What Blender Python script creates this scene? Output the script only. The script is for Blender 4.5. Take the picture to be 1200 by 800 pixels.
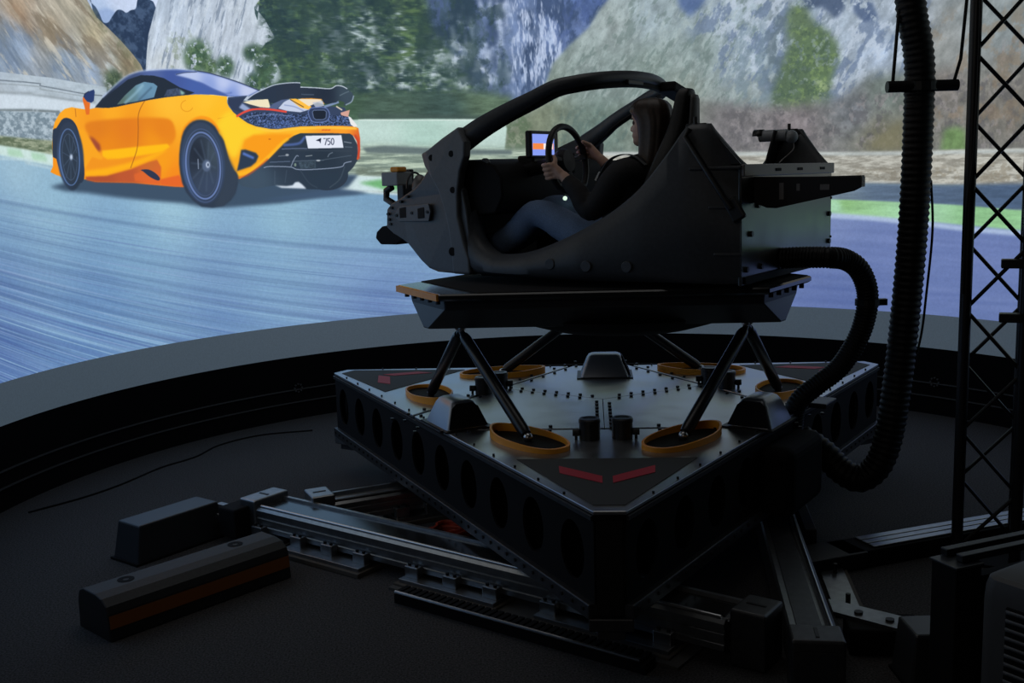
import bpy, bmesh, math, random
import numpy as np
from mathutils import Matrix, Vector, Euler
for _o in list(bpy.data.objects):
    bpy.data.objects.remove(_o)
SC = bpy.context.scene
COL = SC.collection
PI = math.pi

# ------------------------------------------------------------------ camera
CAM_H, FOC, PITCH, ROLL = 1.75, 1230.0, 0.15446, -0.03036
_cd = bpy.data.cameras.new('camera')
_cd.sensor_width = 36.0
_cd.lens = 36.0 * FOC / 1200.0
_cd.clip_start, _cd.clip_end = 0.05, 100
_cam = bpy.data.objects.new('camera', _cd)
COL.objects.link(_cam)
_r = Vector((1, 0, 0)); _u = Vector((0, math.sin(PITCH), math.cos(PITCH))); _f = Vector((0, math.cos(PITCH), -math.sin(PITCH)))
_cr, _sr = math.cos(ROLL), math.sin(ROLL)
_R = _r * _cr + _u * _sr
_U = _u * _cr - _r * _sr
_m = Matrix((( _R.x, _U.x, -_f.x, 0), (_R.y, _U.y, -_f.y, 0), (_R.z, _U.z, -_f.z, CAM_H), (0, 0, 0, 1)))
_cam.matrix_world = _m
SC.camera = _cam

# ------------------------------------------------------------------ light and exposure
# The room is dark: the projection screen is its lamp, with unseen fill lights added behind the camera and overhead.
W = bpy.data.worlds.new('world'); SC.world = W; W.use_nodes = True
W.node_tree.nodes['Background'].inputs[0].default_value = (0.02, 0.022, 0.026, 1)
W.node_tree.nodes['Background'].inputs[1].default_value = 0.25
SC.view_settings.view_transform = 'Standard'
SC.view_settings.look = 'None'
SC.view_settings.exposure = 0.0
SC.view_settings.gamma = 1.0
SC.view_settings.use_curve_mapping = False
FILL_POWER = 10.0
_l = bpy.data.lights.new('camera_side_fill_light', 'AREA'); _l.energy = FILL_POWER; _l.shape = 'RECTANGLE'; _l.size = 3.0; _l.size_y = 1.2  # weak fill added from the camera side, no real lamp there
_l.color = (1.0, 0.93, 0.85)
_lo = bpy.data.objects.new('camera_side_fill_light', _l); COL.objects.link(_lo)
_lo.location = (-2.4, -2.6, 3.6); _lo.rotation_euler = (math.radians(62), 0, math.radians(-22))

_l2 = bpy.data.lights.new('overhead_fill_light', 'AREA'); _l2.energy = 10.0; _l2.shape = 'RECTANGLE'; _l2.size = 2.6; _l2.size_y = 2.6  # soft unseen fill added overhead to brighten the room
_l2.color = (1.0, 0.98, 0.96)
_lo2 = bpy.data.objects.new('overhead_fill_light', _l2); COL.objects.link(_lo2); _lo2.location = (0.2, 5.0, 4.5)

# ------------------------------------------------------------------ measured places
SCX, SCY, SCR = 0.4255, 5.168, 3.315          # the screen's cylinder: axis and radius
A0, A1 = -15.0, 213.0                         # degrees it spans
Z_RAIL0, Z_RAIL1, Z_SKIRT, Z_PIC, Z_TOP = 0.13, 0.225, 0.474, 0.711, 3.60
DX, DY, DYAW, DZ = 0.463, 5.349, -0.07713, 0.60    # moving deck: centre, turn, top
CYAW = math.radians(145.6)                    # cockpit heading
CX, CY = 0.559, 5.489
PZ = 1.245                                    # top of the upper platform

# ------------------------------------------------------------------ helpers
def mat(name, col, rough=0.6, metal=0.0, spec=0.5, noise=0.0, nscale=40.0, bump=0.0, bscale=200.0, coat=0.0, emit=None, estr=1.0, rvar=0.0):
    m = bpy.data.materials.new(name); m.use_nodes = True
    nt = m.node_tree; b = nt.nodes['Principled BSDF']
    b.inputs['Base Color'].default_value = (*col, 1)
    b.inputs['Roughness'].default_value = rough
    b.inputs['Metallic'].default_value = metal
    b.inputs['Specular IOR Level'].default_value = spec
    if coat: b.inputs['Coat Weight'].default_value = coat
    if emit:
        b.inputs['Emission Color'].default_value = (*emit, 1); b.inputs['Emission Strength'].default_value = estr
    if noise or bump or rvar:
        tc = nt.nodes.new('ShaderNodeTexCoord')
        if noise or rvar:
            n = nt.nodes.new('ShaderNodeTexNoise'); n.inputs['Scale'].default_value = nscale; n.inputs['Detail'].default_value = 5
            nt.links.new(tc.outputs['Object'], n.inputs['Vector'])
            if noise:
                r = nt.nodes.new('ShaderNodeValToRGB')
                r.color_ramp.elements[0].position = 0.3; r.color_ramp.elements[1].position = 0.7
                r.color_ramp.elements[0].color = tuple(c * (1 - noise) for c in col) + (1,)
                r.color_ramp.elements[1].color = tuple(min(1, c * (1 + noise)) for c in col) + (1,)
                nt.links.new(n.outputs['Fac'], r.inputs['Fac']); nt.links.new(r.outputs['Color'], b.inputs['Base Color'])
            if rvar:
                mr = nt.nodes.new('ShaderNodeMapRange'); mr.inputs['From Min'].default_value = 0.3; mr.inputs['From Max'].default_value = 0.7
                mr.inputs['To Min'].default_value = max(0, rough - rvar); mr.inputs['To Max'].default_value = min(1, rough + rvar)
                nt.links.new(n.outputs['Fac'], mr.inputs['Value']); nt.links.new(mr.outputs['Result'], b.inputs['Roughness'])
        if bump:
            n2 = nt.nodes.new('ShaderNodeTexNoise'); n2.inputs['Scale'].default_value = bscale; n2.inputs['Detail'].default_value = 3
            nt.links.new(tc.outputs['Object'], n2.inputs['Vector'])
            bp = nt.nodes.new('ShaderNodeBump'); bp.inputs['Strength'].default_value = bump; bp.inputs['Distance'].default_value = 0.004
            nt.links.new(n2.outputs['Fac'], bp.inputs['Height']); nt.links.new(bp.outputs['Normal'], b.inputs['Normal'])
    return m

def vadd(a, b): return (a[0] + b[0], a[1] + b[1], a[2] + b[2])
class MB:
    """collects faces; build() links them as ONE mesh object"""
    def __init__(s): s.v = []; s.f = []
    def add(s, vs, fs):
        o = len(s.v); s.v += [tuple(map(float, p)) for p in vs]; s.f += [tuple(i + o for i in q) for q in fs]; return s
    def box(s, c, d, rz=0.0, taper=1.0, m=None):
        x, y, z = (k / 2 for k in d); P = []
        for k, (sx, sy, sz) in enumerate([(-1,-1,-1),(1,-1,-1),(1,1,-1),(-1,1,-1),(-1,-1,1),(1,-1,1),(1,1,1),(-1,1,1)]):
            t = taper if sz > 0 else 1.0
            p = Vector((sx * x * t, sy * y * t, sz * z))
            if m: p = m @ p
            elif rz: p = Vector((p.x * math.cos(rz) - p.y * math.sin(rz), p.x * math.sin(rz) + p.y * math.cos(rz), p.z))
            P.append((p.x + c[0], p.y + c[1], p.z + c[2]))
        return s.add(P, [(0,3,2,1),(4,5,6,7),(0,1,5,4),(1,2,6,5),(2,3,7,6),(3,0,4,7)])
    def bar(s, a, b, w, h, up=(0, 0, 1)):
        """box beam from a to b, w wide, h high"""
        a, b = Vector(a), Vector(b); d = (b - a); L = d.length; d.normalize()
        r = d.cross(Vector(up)); r.normalize(); u = r.cross(d)
        P = []
        for t in (a, b):
            for (i, j) in ((-1,-1),(1,-1),(1,1),(-1,1)): P.append(t + r * (i * w / 2) + u * (j * h / 2))
        return s.add([tuple(p) for p in P], [(0,1,2,3),(7,6,5,4),(0,4,5,1),(1,5,6,2),(2,6,7,3),(3,7,4,0)])
    def tube(s, path, r, n=12, caps=True, closed=False):
        P = [Vector(p) for p in path]; N = len(P); rr = r if isinstance(r, (list, tuple)) else [r] * N
        up = None; rings = []; o = len(s.v)
        for i in range(N):
            if closed: t = P[(i + 1) % N] - P[i - 1]
            else: t = P[min(i + 1, N - 1)] - P[max(i - 1, 0)]
            t.normalize()
            if up is None:
                up = Vector((0, 0, 1)) if abs(t.z) < 0.9 else Vector((1, 0, 0))
            a = t.cross(up); a.normalize(); up = a.cross(t); up.normalize()
            for k in range(n):
                g = 2 * PI * k / n
                s.v.append(tuple(P[i] + (a * math.cos(g) + up * math.sin(g)) * rr[i]))
        for i in range(N if closed else N - 1):
            j = (i + 1) % N
            for k in range(n):
                k2 = (k + 1) % n
                s.f.append((o + i * n + k, o + i * n + k2, o + j * n + k2, o + j * n + k))
        if caps and not closed:
            s.f.append(tuple(o + k for k in range(n))[::-1]); s.f.append(tuple(o + (N - 1) * n + k for k in range(n)))
        return s
    def cyl(s, a, b, r, n=16, r2=None): return s.tube([a, b], [r, r if r2 is None else r2], n)
    def prism(s, pts, d):
        """closed polygon of 3-D points pushed along d"""
        n = len(pts); A = [tuple(p) for p in pts]; B = [vadd(p, d) for p in A]
        return s.add(A + B, [tuple(range(n))[::-1], tuple(range(n, 2 * n))] + [(i, (i + 1) % n, n + (i + 1) % n, n + i) for i in range(n)])
    def grid(s, rows, closed=False):
        """rows of equal length joined as a skin"""
        n = len(rows[0]); o = len(s.v)
        for r in rows: s.v += [tuple(map(float, p)) for p in r]
        for i in range(len(rows) - 1):
            for k in range(n if closed else n - 1):
                k2 = (k + 1) % n
                s.f.append((o + i * n + k, o + i * n + k2, o + (i + 1) * n + k2, o + (i + 1) * n + k))
        return s
    def lathe(s, prof, c, n=24):
        rows = [[(c[0] + r * math.cos(2 * PI * k / n), c[1] + r * math.sin(2 * PI * k / n), c[2] + z) for k in range(n)] for r, z in prof]
        return s.grid(rows, True)
    def ball(s, c, r, n=12, m=8, sc=(1, 1, 1)):
        rows = []
        for i in range(m + 1):
            a = PI * i / m - PI / 2; q = max(1e-4, math.cos(a))
            rows.append([(c[0] + sc[0] * r * q * math.cos(2 * PI * k / n), c[1] + sc[1] * r * q * math.sin(2 * PI * k / n), c[2] + sc[2] * r * math.sin(a)) for k in range(n)])
        return s.grid(rows, True)
    def build(s, name, m, parent=None, label=None, smooth=None, bevel=0.0, seg=2, solid=0.0, sub=0, zb=None):
        me = bpy.data.meshes.new(name)
        base = zb if zb is not None else (parent['_zb'] if parent is not None and '_zb' in parent.keys() else 0.0)
        me.from_pydata([(x, y, z - base) for x, y, z in s.v], [], s.f)
        bm = bmesh.new(); bm.from_mesh(me); bmesh.ops.recalc_face_normals(bm, faces=bm.faces); bm.to_mesh(me); bm.free()
        me.materials.append(m)
        o = bpy.data.objects.new(name, me); COL.objects.link(o)
        if parent is not None:
            o.parent = parent
            if '_zb' in parent.keys(): o['_zb'] = 0.0 if parent.type == 'MESH' and False else base
        if smooth is not None:
            me.shade_smooth(); me.set_sharp_from_angle(angle=math.radians(smooth))
        if solid:
            md = o.modifiers.new('solid', 'SOLIDIFY'); md.thickness = solid; md.offset = 0
        if bevel:
            md = o.modifiers.new('bevel', 'BEVEL'); md.width = bevel; md.segments = seg; md.limit_method = 'ANGLE'; md.angle_limit = math.radians(40)
        if sub:
            md = o.modifiers.new('subsurf', 'SUBSURF'); md.levels = sub; md.render_levels = sub
        if label: o['label'] = label
        return o
def tag(o, label, cat, group=None):
    o['label'] = label; o['category'] = cat
    if group: o['group'] = group
    return o
def thing(name, label, cat, loc=(0, 0, 0), rz=0.0, group=None):
    o = bpy.data.objects.new(name, None); COL.objects.link(o); o.empty_display_size = 0.1
    o.location = loc; o.rotation_euler = (0, 0, rz); o['_zb'] = float(loc[2])
    return tag(o, label, cat, group)
def struct(name, mb, m, **k):
    o = mb.build(name, m, **k); o['kind'] = 'structure'; return o
def copy_part(o, parent, loc=None, rot=None):
    c = o.copy(); COL.objects.link(c); c.parent = parent
    if loc is not None: c.location = loc
    if rot is not None: c.rotation_euler = rot
    return c
def arc(c, r, a0, a1, n): return [(c[0] + r * math.cos(math.radians(a0 + (a1 - a0) * i / n)), c[1] + r * math.sin(math.radians(a0 + (a1 - a0) * i / n))) for i in range(n + 1)]
def spline(pts, n=8, closed=False):
    """Catmull-Rom through the points"""
    P = [np.array(p, float) for p in pts]; N = len(P); out = []
    for i in range(N if closed else N - 1):
        p0 = P[i - 1] if (closed or i > 0) else 2 * P[0] - P[1]
        p1, p2 = P[i], P[(i + 1) % N]
        p3 = P[(i + 2) % N] if (closed or i + 2 < N) else 2 * P[-1] - P[-2]
        for k in range(n):
            t = k / n
            out.append(0.5 * (2 * p1 + (p2 - p0) * t + (2 * p0 - 5 * p1 + 4 * p2 - p3) * t * t + (3 * p1 - p0 - 3 * p2 + p3) * t ** 3))
    if not closed: out.append(P[-1])
    return [tuple(map(float, p)) for p in out]

# ================================================================== the projected picture (flat image on the curved screen)
RES = 270.0
PW = int(SCR * math.radians(A1 - A0) * RES); PH = int((Z_TOP - Z_PIC) * RES)
def at(p):
    """points measured on the photograph -> texels on the screen's surface (developed cylinder)"""
    p = np.atleast_2d(np.asarray(p, float))
    X, Y = p[:, 0] - 600, p[:, 1] - 400
    a = (X * _cr + Y * _sr) / FOC; up = -(-X * _sr + Y * _cr) / FOC
    c, s = math.cos(PITCH), math.sin(PITCH)
    dx, dy, dz = a, c + s * up, -s + c * up
    A = dx * dx + dy * dy; B = -(dx * SCX + dy * SCY); C = SCX ** 2 + SCY ** 2 - SCR ** 2
    t = (-B + np.sqrt(np.maximum(B * B - A * C, 0))) / A
    th = np.degrees(np.arctan2(dy * t - SCY, dx * t - SCX)); th = np.where(th < -90, th + 360, th)
    return np.stack([(A1 - th) / (A1 - A0) * PW, (Z_TOP - (CAM_H + dz * t)) * RES], -1)

def _lat(ix, iy, seed):
    h = (ix.astype(np.int64) * 374761393 + iy.astype(np.int64) * 668265263 + seed * 974711) & 0x7fffffff
    h = ((h ^ (h >> 13)) * 1274126177) & 0x7fffffff
    return ((h ^ (h >> 16)) & 0xffff).astype(np.float32) / 65535.0
def vnoise(x, y, seed):
    ix, iy = np.floor(x), np.floor(y); fx, fy = (x - ix).astype(np.float32), (y - iy).astype(np.float32)
    fx = fx * fx * (3 - 2 * fx); fy = fy * fy * (3 - 2 * fy)
    a, b = _lat(ix, iy, seed), _lat(ix + 1, iy, seed); c, d = _lat(ix, iy + 1, seed), _lat(ix + 1, iy + 1, seed)
    return (a * (1 - fx) + b * fx) * (1 - fy) + (c * (1 - fx) + d * fx) * fy
def fbm(x, y, seed, octs=4, gain=0.62):
    octs += 2; x = x * 1.15; y = y * 1.15
    o = 0; a = 1; t = 0
    for k in range(octs):
        o = o + a * vnoise(x * 2 ** k, y * 2 ** k, seed + k * 17); t += a; a *= gain
    return o / t
def smooth01(x, a, b):
    t = np.clip((x - a) / (b - a), 0, 1); return t * t * (3 - 2 * t)
def boxblur(m, r):
    r = int(round(r))
    if r < 1: return m
    for ax in (0, 1, 0, 1):
        p = np.pad(m, [(r + 1, r) if k == ax else (0, 0) for k in (0, 1)], mode='edge').cumsum(ax)
        n = m.shape[ax]
        m = (np.take(p, range(2 * r + 1, 2 * r + 1 + n), ax) - np.take(p, range(n), ax)) / (2 * r + 1)
    return m

IMG = np.zeros((PH, PW, 3), np.float32)
def mask(T, pad=0):
    """coverage of a polygon given in texels -> (y0, x0, array)"""
    x0, x1 = int(max(0, math.floor(T[:, 0].min()) - pad)), int(min(PW, math.ceil(T[:, 0].max()) + pad + 1))
    y0, y1 = int(max(0, math.floor(T[:, 1].min()) - pad)), int(min(PH, math.ceil(T[:, 1].max()) + pad + 1))
    if x1 <= x0 or y1 <= y0: return None
    SS = 3; w = x1 - x0; acc = np.zeros((y1 - y0, w + 2), np.float64)
    xa, ya = T[:, 0] - x0, T[:, 1]; xb, yb = np.roll(xa, -1), np.roll(ya, -1)
    ya0 = max(y0, int(math.floor(T[:, 1].min()))); ya1 = min(y1, int(math.ceil(T[:, 1].max())) + 1)
    for r in range(ya0, ya1):
        for k in range(SS):
            y = r + (k + 0.5) / SS
            c = (ya <= y) != (yb <= y)
            if not c.any(): continue
            xs = np.sort(xa[c] + (y - ya[c]) / (yb[c] - ya[c]) * (xb[c] - xa[c]))
            xs = np.clip(xs, 0, w)
            row = acc[r - y0]
            for i in range(0, len(xs) - 1, 2):
                for X, sg in ((xs[i], 1.0), (xs[i + 1], -1.0)):
                    j = int(X); f = X - j
                    row[j] += sg * (1 - f); row[j + 1] += sg * f
    return y0, x0, (np.cumsum(acc, 1)[:, :w] / SS).astype(np.float32)

def paint(pts, col, a=1.0, blur=0.0, sm=0, tex=None, texel=False, soft=60.0):
    """fill a polygon; col is a colour, or [(point, colour), ...] blended between the points; tex(X, Y, C) may add texture (metres)"""
    P = spline(pts, sm, True) if sm else pts
    T = np.asarray(P, float) if texel else at(P)
    b = blur * RES / 160.0
    r = mask(T, int(2 * b) + 2)
    if r is None: return
    y0, x0, m = r
    if b >= 0.5: m = boxblur(m, b)
    h, w = m.shape
    if isinstance(col, list):
        gx, gy = np.meshgrid(np.arange(w, dtype=np.float32) + x0, np.arange(h, dtype=np.float32) + y0)
        num = 0; den = 0
        for p, c in col:
            q = at([p])[0]
            wt = 1.0 / (((gx - q[0]) ** 2 + (gy - q[1]) ** 2) + soft) ** 1.25
            num = num + wt[..., None] * np.asarray(c, np.float32); den = den + wt
        C = num / den[..., None]
    else: C = np.broadcast_to(np.asarray(col, np.float32), (h, w, 3))
    if tex is not None:
        gx, gy = np.meshgrid((np.arange(w) + x0) / RES, (np.arange(h) + y0) / RES)
        C, k = tex(gx, gy, np.array(C))
        if k is not None: m = m * k
    m = (np.clip(m, 0, 1) * a)[..., None]
    IMG[y0:y0 + h, x0:x0 + w] = IMG[y0:y0 + h, x0:x0 + w] * (1 - m) + C * m

def stroke(pts, wd, col, a=1.0, blur=0.0, sm=6, taper=False):
    P = np.array(spline(pts, sm) if sm and len(pts) > 2 else pts, float)
    t = np.gradient(P, axis=0); t /= np.maximum(np.hypot(t[:, 0], t[:, 1]), 1e-6)[:, None]
    n = np.stack([-t[:, 1], t[:, 0]], -1) * wd / 2
    if taper: n *= np.sin(np.linspace(0.05, PI - 0.05, len(P)))[:, None]
    paint(np.concatenate([P + n, (P - n)[::-1]]), col, a, blur)
def ell(cx, cy, rx, ry, rot=0, n=40):
    c, s = math.cos(math.radians(rot)), math.sin(math.radians(rot))
    return [(cx + rx * math.cos(t) * c - ry * math.sin(t) * s, cy + rx * math.cos(t) * s + ry * math.sin(t) * c) for t in np.linspace(0, 2 * PI, n, endpoint=False)]
def two(seed, sx, sy, c0, c1, lo=0.4, hi=0.6, rot=0.0, octs=4, warp=0.0):
    """texture that mixes in colours c0/c1 by noise"""
    def f(X, Y, C):
        c, s = math.cos(rot), math.sin(rot); U, V = X * c + Y * s, -X * s + Y * c
        if warp:
            U = U + warp * (fbm(X * 3, Y * 3, seed + 91, 3) - .5); V = V + warp * (fbm(X * 3, Y * 3, seed + 57, 3) - .5)
        n = smooth01(fbm(U * sx, V * sy, seed, octs), lo, hi)[..., None]
        if c0 is None: return C * (1 - n) + np.asarray(c1, np.float32) * n, None
        return np.asarray(c0, np.float32) * (1 - n) + np.asarray(c1, np.float32) * n, None
    return f
def vary(seed, sx, sy, amp, rot=0.0, octs=4):
    def f(X, Y, C):
        c, s = math.cos(rot), math.sin(rot); U, V = X * c + Y * s, -X * s + Y * c
        return np.clip(C * (1 + amp * 2 * (fbm(U * sx, V * sy, seed, octs) - 0.5)[..., None]), 0, 255), None
    return f
def clump(seed, sx, sy, col, lo, hi, rot=0.0, octs=4, amp=0.0):
    """only where the noise is high"""
    def f(X, Y, C):
        c, s = math.cos(rot), math.sin(rot); U, V = X * c + Y * s, -X * s + Y * c
        k = smooth01(fbm(U * sx, V * sy, seed, octs), lo, hi)
        if amp: C = np.clip(C * (1 + amp * 2 * (fbm(U * sx * 1.7, V * sy * 1.7, seed + 5, 3) - 0.5)[..., None]), 0, 255)
        return C, k
    return f
rnd = random.Random(7)
def smear(pts, r, a=1.0, blur=6, ax=1):
    """blur what is already painted inside a polygon, along the rows: the motion blur of a panning shot"""
    q = mask(at(pts), int(2 * blur * RES / 160) + 2)
    if q is None: return
    y0, x0, m = q; m = boxblur(m, blur * RES / 160)[..., None] * a; h, w = m.shape[:2]; k = int(r * RES / 160)
    A = np.pad(IMG[y0:y0 + h, x0:x0 + w], [(0, 0), (k + 1, k), (0, 0)] if ax else [(k + 1, k), (0, 0), (0, 0)], mode='edge').cumsum(1 if ax else 0)
    B = (np.take(A, range(2 * k + 1, 2 * k + 1 + (w if ax else h)), 1 if ax else 0) - np.take(A, range(w if ax else h), 1 if ax else 0)) / (2 * k + 1)
    IMG[y0:y0 + h, x0:x0 + w] = IMG[y0:y0 + h, x0:x0 + w] * (1 - m) + B * m
def bush(cx, cy, rx, ry, seed, c0, c1):
    paint(ell(cx, cy, rx * 1.15, ry * 1.15), c0, .95, blur=min(rx, ry) * .3, tex=clump(seed, 26, 26, None, .30, .42, amp=.3))
    paint(ell(cx, cy, rx, ry), c1, .7, blur=min(rx, ry) * .3, tex=clump(seed + 1, 30, 30, None, .50, .62))

def paint_picture():
    # ---- far ground over the whole screen
    paint([(0, 0), (PW, 0), (PW, PH), (0, PH)], (132, 146, 150), texel=True, tex=vary(1, 6, 6, 0.25))
    # sky and far blue hill
    paint([(-20, -400), (260, -400), (220, 40), (60, 40)], [((140, 0), (198, 209, 242)), ((180, 4), (205, 214, 244)), ((120, 20), (176, 196, 238))], tex=vary(3, 5, 9, 0.06))
    paint([(112, 13), (124, 9), (134, 13), (139, 22), (120, 30)], (150, 172, 222), blur=1)
    # dark conifer hill
    paint([(60, -300), (92, -60), (103, -5), (112, 8), (117, 17), (121, 26), (127, 26), (131, 20), (137, 12), (143, 12), (148, 15), (153, 12), (159, 10), (161, 0), (164, -2), (170, -3), (176, 0), (181, 5), (186, 30), (180, 90), (120, 70)], (52, 68, 108), sm=3,
          tex=two(5, 22, 22, (40, 54, 88), (66, 84, 122), .35, .65))
    # left cliff
    paint([(-420, -500), (60, -500), (90, -60), (102, 0), (113, 20), (128, 34), (142, 48), (156, 64), (165, 76), (168, 83), (150, 88), (128, 104), (60, 100), (0, 92), (-420, 70)],
          [((20, 5), (172, 146, 124)), ((80, 5), (176, 164, 148)), ((60, 35), (178, 158, 136)), ((110, 40), (184, 168, 140)), ((150, 75), (150, 134, 108)), ((20, 55), (136, 152, 182)), ((75, 75), (134, 150, 178)), ((110, 85), (140, 156, 186)), ((0, 80), (132, 146, 172)), ((-200, 0), (165, 148, 132)), ((60, -120), (170, 160, 150)), ((125, 80), (172, 174, 176))],
          tex=vary(11, 26, 5, 0.30, rot=-0.75, octs=5))
    paint([(-420, -500), (60, -500), (102, 0), (140, 48), (165, 76), (128, 90), (60, 60), (0, 40), (-420, 40)], (112, 92, 76), a=.5, blur=4, tex=clump(12, 11, 2.6, None, .52, .66, rot=-0.9))
    paint([(-420, 20), (0, 25), (60, 40), (120, 75), (125, 100), (0, 92), (-420, 72)], (104, 120, 152), a=.6, blur=6, tex=clump(13, 13, 4, None, .5, .66, rot=-0.6))
    paint([(-420, -500), (60, -500), (102, 0), (150, 70), (128, 100), (0, 90), (-420, 72)], (214, 202, 186), a=.6, tex=clump(14, 24, 5, None, .58, .72, rot=-0.8))
    paint([(0, 0), (8, 0), (22, 8), (40, 28), (44, 42), (34, 40), (20, 22)], (120, 82, 58), a=.45, blur=4)
    paint([(98, -5), (116, 16), (150, 58), (168, 80), (160, 84), (138, 58), (108, 22)], (96, 98, 72), a=.45, blur=3, tex=clump(15, 16, 9, None, .42, .6))
    paint([(112, 84), (165, 78), (168, 88), (120, 106)], (112, 108, 92), a=.45, blur=3, tex=clump(16, 18, 14, None, .45, .6))
    # white cliff
    paint([(170, 95), (172, 60), (174, 40), (180, 18), (188, -10), (210, -300), (340, -300), (330, 120), (180, 110)],
          [((180, 40), (196, 206, 228)), ((200, 10), (176, 188, 212)), ((230, 20), (186, 196, 218)), ((260, 40), (192, 200, 220)), ((300, 20), (196, 204, 222)), ((290, 90), (188, 198, 220)), ((195, 75), (200, 205, 216))],
          tex=vary(21, 34, 5, 0.20, rot=0.32, octs=5))
    paint([(170, 95), (174, 40), (188, -10), (210, -300), (340, -300), (330, 120), (180, 110)], (122, 134, 160), a=.75, tex=clump(22, 40, 5.5, None, .56, .68, rot=0.36, octs=3))
    paint([(170, 95), (174, 40), (188, -10), (210, -300), (340, -300), (330, 120), (180, 110)], (216, 224, 240), a=.5, tex=clump(23, 30, 8, None, .56, .7, rot=0.3))
    paint([(200, 40), (225, 30), (222, 75), (200, 84), (190, 70)], (128, 140, 116), a=.5, blur=4, tex=clump(24, 22, 22, None, .5, .62))
    # barriers on the left
    paint([(-420, 55), (0, 84), (60, 91), (105, 99), (125, 102), (125, 130), (60, 132), (-420, 130)], [((0, 90), (176, 188, 208)), ((60, 96), (178, 190, 208)), ((0, 104), (168, 176, 190)), ((60, 112), (172, 182, 196)), ((100, 116), (176, 188, 204)), ((0, 118), (206, 216, 230)), ((60, 122), (204, 214, 230))], tex=vary(31, 12, 40, 0.09))
    stroke([(-420, 70), (0, 94), (50, 101), (100, 110), (120, 112)], 1.5, (104, 112, 128), .8)
    stroke([(-420, 78), (0, 98), (50, 105), (100, 113)], 1.2, (132, 138, 146), .5)
    stroke([(-420, 95), (0, 108), (40, 111), (90, 118), (112, 119)], 2.6, (140, 146, 156), .6, .8)
    paint([(-420, 118), (0, 110), (40, 113), (95, 120), (112, 122), (112, 128), (70, 129), (-420, 128)], (206, 216, 232), blur=.8)
    stroke([(-420, 130), (0, 129), (40, 129.5), (70, 131)], 2.4, (78, 86, 92), .85, .5)
    # gravel, grass and kerb on the left
    paint([(-420, 131), (0, 130), (70, 132), (70, 170), (0, 162), (-420, 160)], (146, 160, 178), tex=two(33, 30, 45, (118, 134, 152), (176, 190, 206), .34, .66))
    paint([(-420, 156), (0, 159), (66, 165), (66, 186), (0, 176), (-420, 172)], (128, 138, 110), blur=.7, tex=two(34, 16, 60, (96, 108, 84), (160, 166, 140), .3, .7))
    # ---- trees, centre left
    TR = [(306, -300), (304, 0), (298, 8), (310, 22), (322, 44), (312, 50), (306, 60), (318, 66), (326, 78), (330, 94), (308, 106), (330, 140), (600, 142), (600, 60), (580, -40), (560, -300)]
    paint(TR, [((330, 20), (58, 78, 88)), ((400, 20), (62, 84, 86)), ((360, 90), (66, 92, 74)), ((470, 60), (84, 106, 86)), ((500, 20), (78, 98, 78)), ((540, 100), (72, 92, 98)), ((450, 128), (66, 88, 80))], sm=3, tex=vary(41, 11, 16, 0.35, octs=5))
    bush(297, 62, 11, 9, 421, (52, 76, 66), (92, 118, 84)); bush(310, 78, 10, 9, 423, (52, 76, 66), (92, 118, 84)); bush(303, 96, 14, 10, 425, (56, 82, 66), (100, 126, 80))
    bush(231, 66, 14, 17, 431, (62, 88, 66), (112, 138, 98)); bush(246, 78, 8, 8, 433, (70, 94, 66), (112, 138, 98)); bush(264, 78, 9, 11, 435, (58, 84, 66), (104, 130, 92)); bush(133, 94, 9, 11, 437, (66, 82, 64), (112, 124, 96))
    paint(TR, (38, 56, 70), a=.75, tex=clump(43, 8, 9, None, .48, .6, octs=5))
    paint(TR, (104, 134, 80), a=.65, tex=clump(44, 12, 20, None, .54, .66, octs=5))
    paint([(306, 20), (560, -10), (560, 110), (420, 112), (330, 92)], (196, 210, 220), a=.85, blur=8, tex=clump(45, 12, 22, None, .66, .74, octs=4))
    paint([(375, 18), (445, 12), (520, 40), (565, 85), (560, 112), (460, 110), (410, 92), (385, 60)], (200, 212, 224), a=.9, blur=6, tex=clump(46, 13, 30, None, .57, .67, octs=4))
    paint([(470, -60), (512, -60), (514, 40), (500, 60), (478, 40)], (92, 120, 76), a=.7, blur=5, tex=clump(47, 14, 22, None, .36, .58))
    for k, (x, w, y1) in enumerate(((318, 14, 100), (345, 18, 110), (368, 8, 120), (410, 8, 60), (446, 9, 120), (494, 24, 60), (530, 12, 40))):
        top = -60 - 10 * (k % 3)
        paint([(x - w * .5, top), (x + w * .5, top), (x + w * .9, 40), (x + w * 1.1, y1), (x - w * 1.1, y1), (x - w * .9, 30)], [((x, -40), (56, 76, 80)), ((x - w, 40), (50, 72, 70)), ((x + w, 60), (76, 102, 74)), ((x, y1), (66, 92, 70))], .85, blur=5, tex=clump(480 + k, 12, 20, None, .42, .58, amp=.4))
    paint(TR, (42, 60, 66), a=.6, tex=clump(498, 15, 22, None, .52, .62, octs=5)); paint(TR, (112, 140, 88), a=.5, tex=clump(499, 22, 34, None, .56, .68, octs=5))
    for k, (cx, cy, rx, ry) in enumerate(((392, 66, 15, 44), (428, 40, 14, 26), (432, 92, 18, 16), (402, 100, 14, 14), (470, 96, 14, 16), (520, 74, 26, 26), (548, 96, 18, 12), (372, 26, 6, 14))):
        paint(ell(cx, cy, rx, ry), (198, 210, 222), .8, blur=6, tex=clump(470 + k, 15, 26, None, .50, .62))
    for x in (343, 372, 405, 440, 463, 492): stroke([(x, -80), (x + 1, 60), (x + 2, 120)], 2.6, (46, 62, 72), .55, 1)
    # ---- blue rock with falling water
    RK = [(492, -300), (498, 0), (510, 40), (540, 70), (560, 110), (580, 140), (640, 140), (750, 60), (760, -300)]
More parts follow.
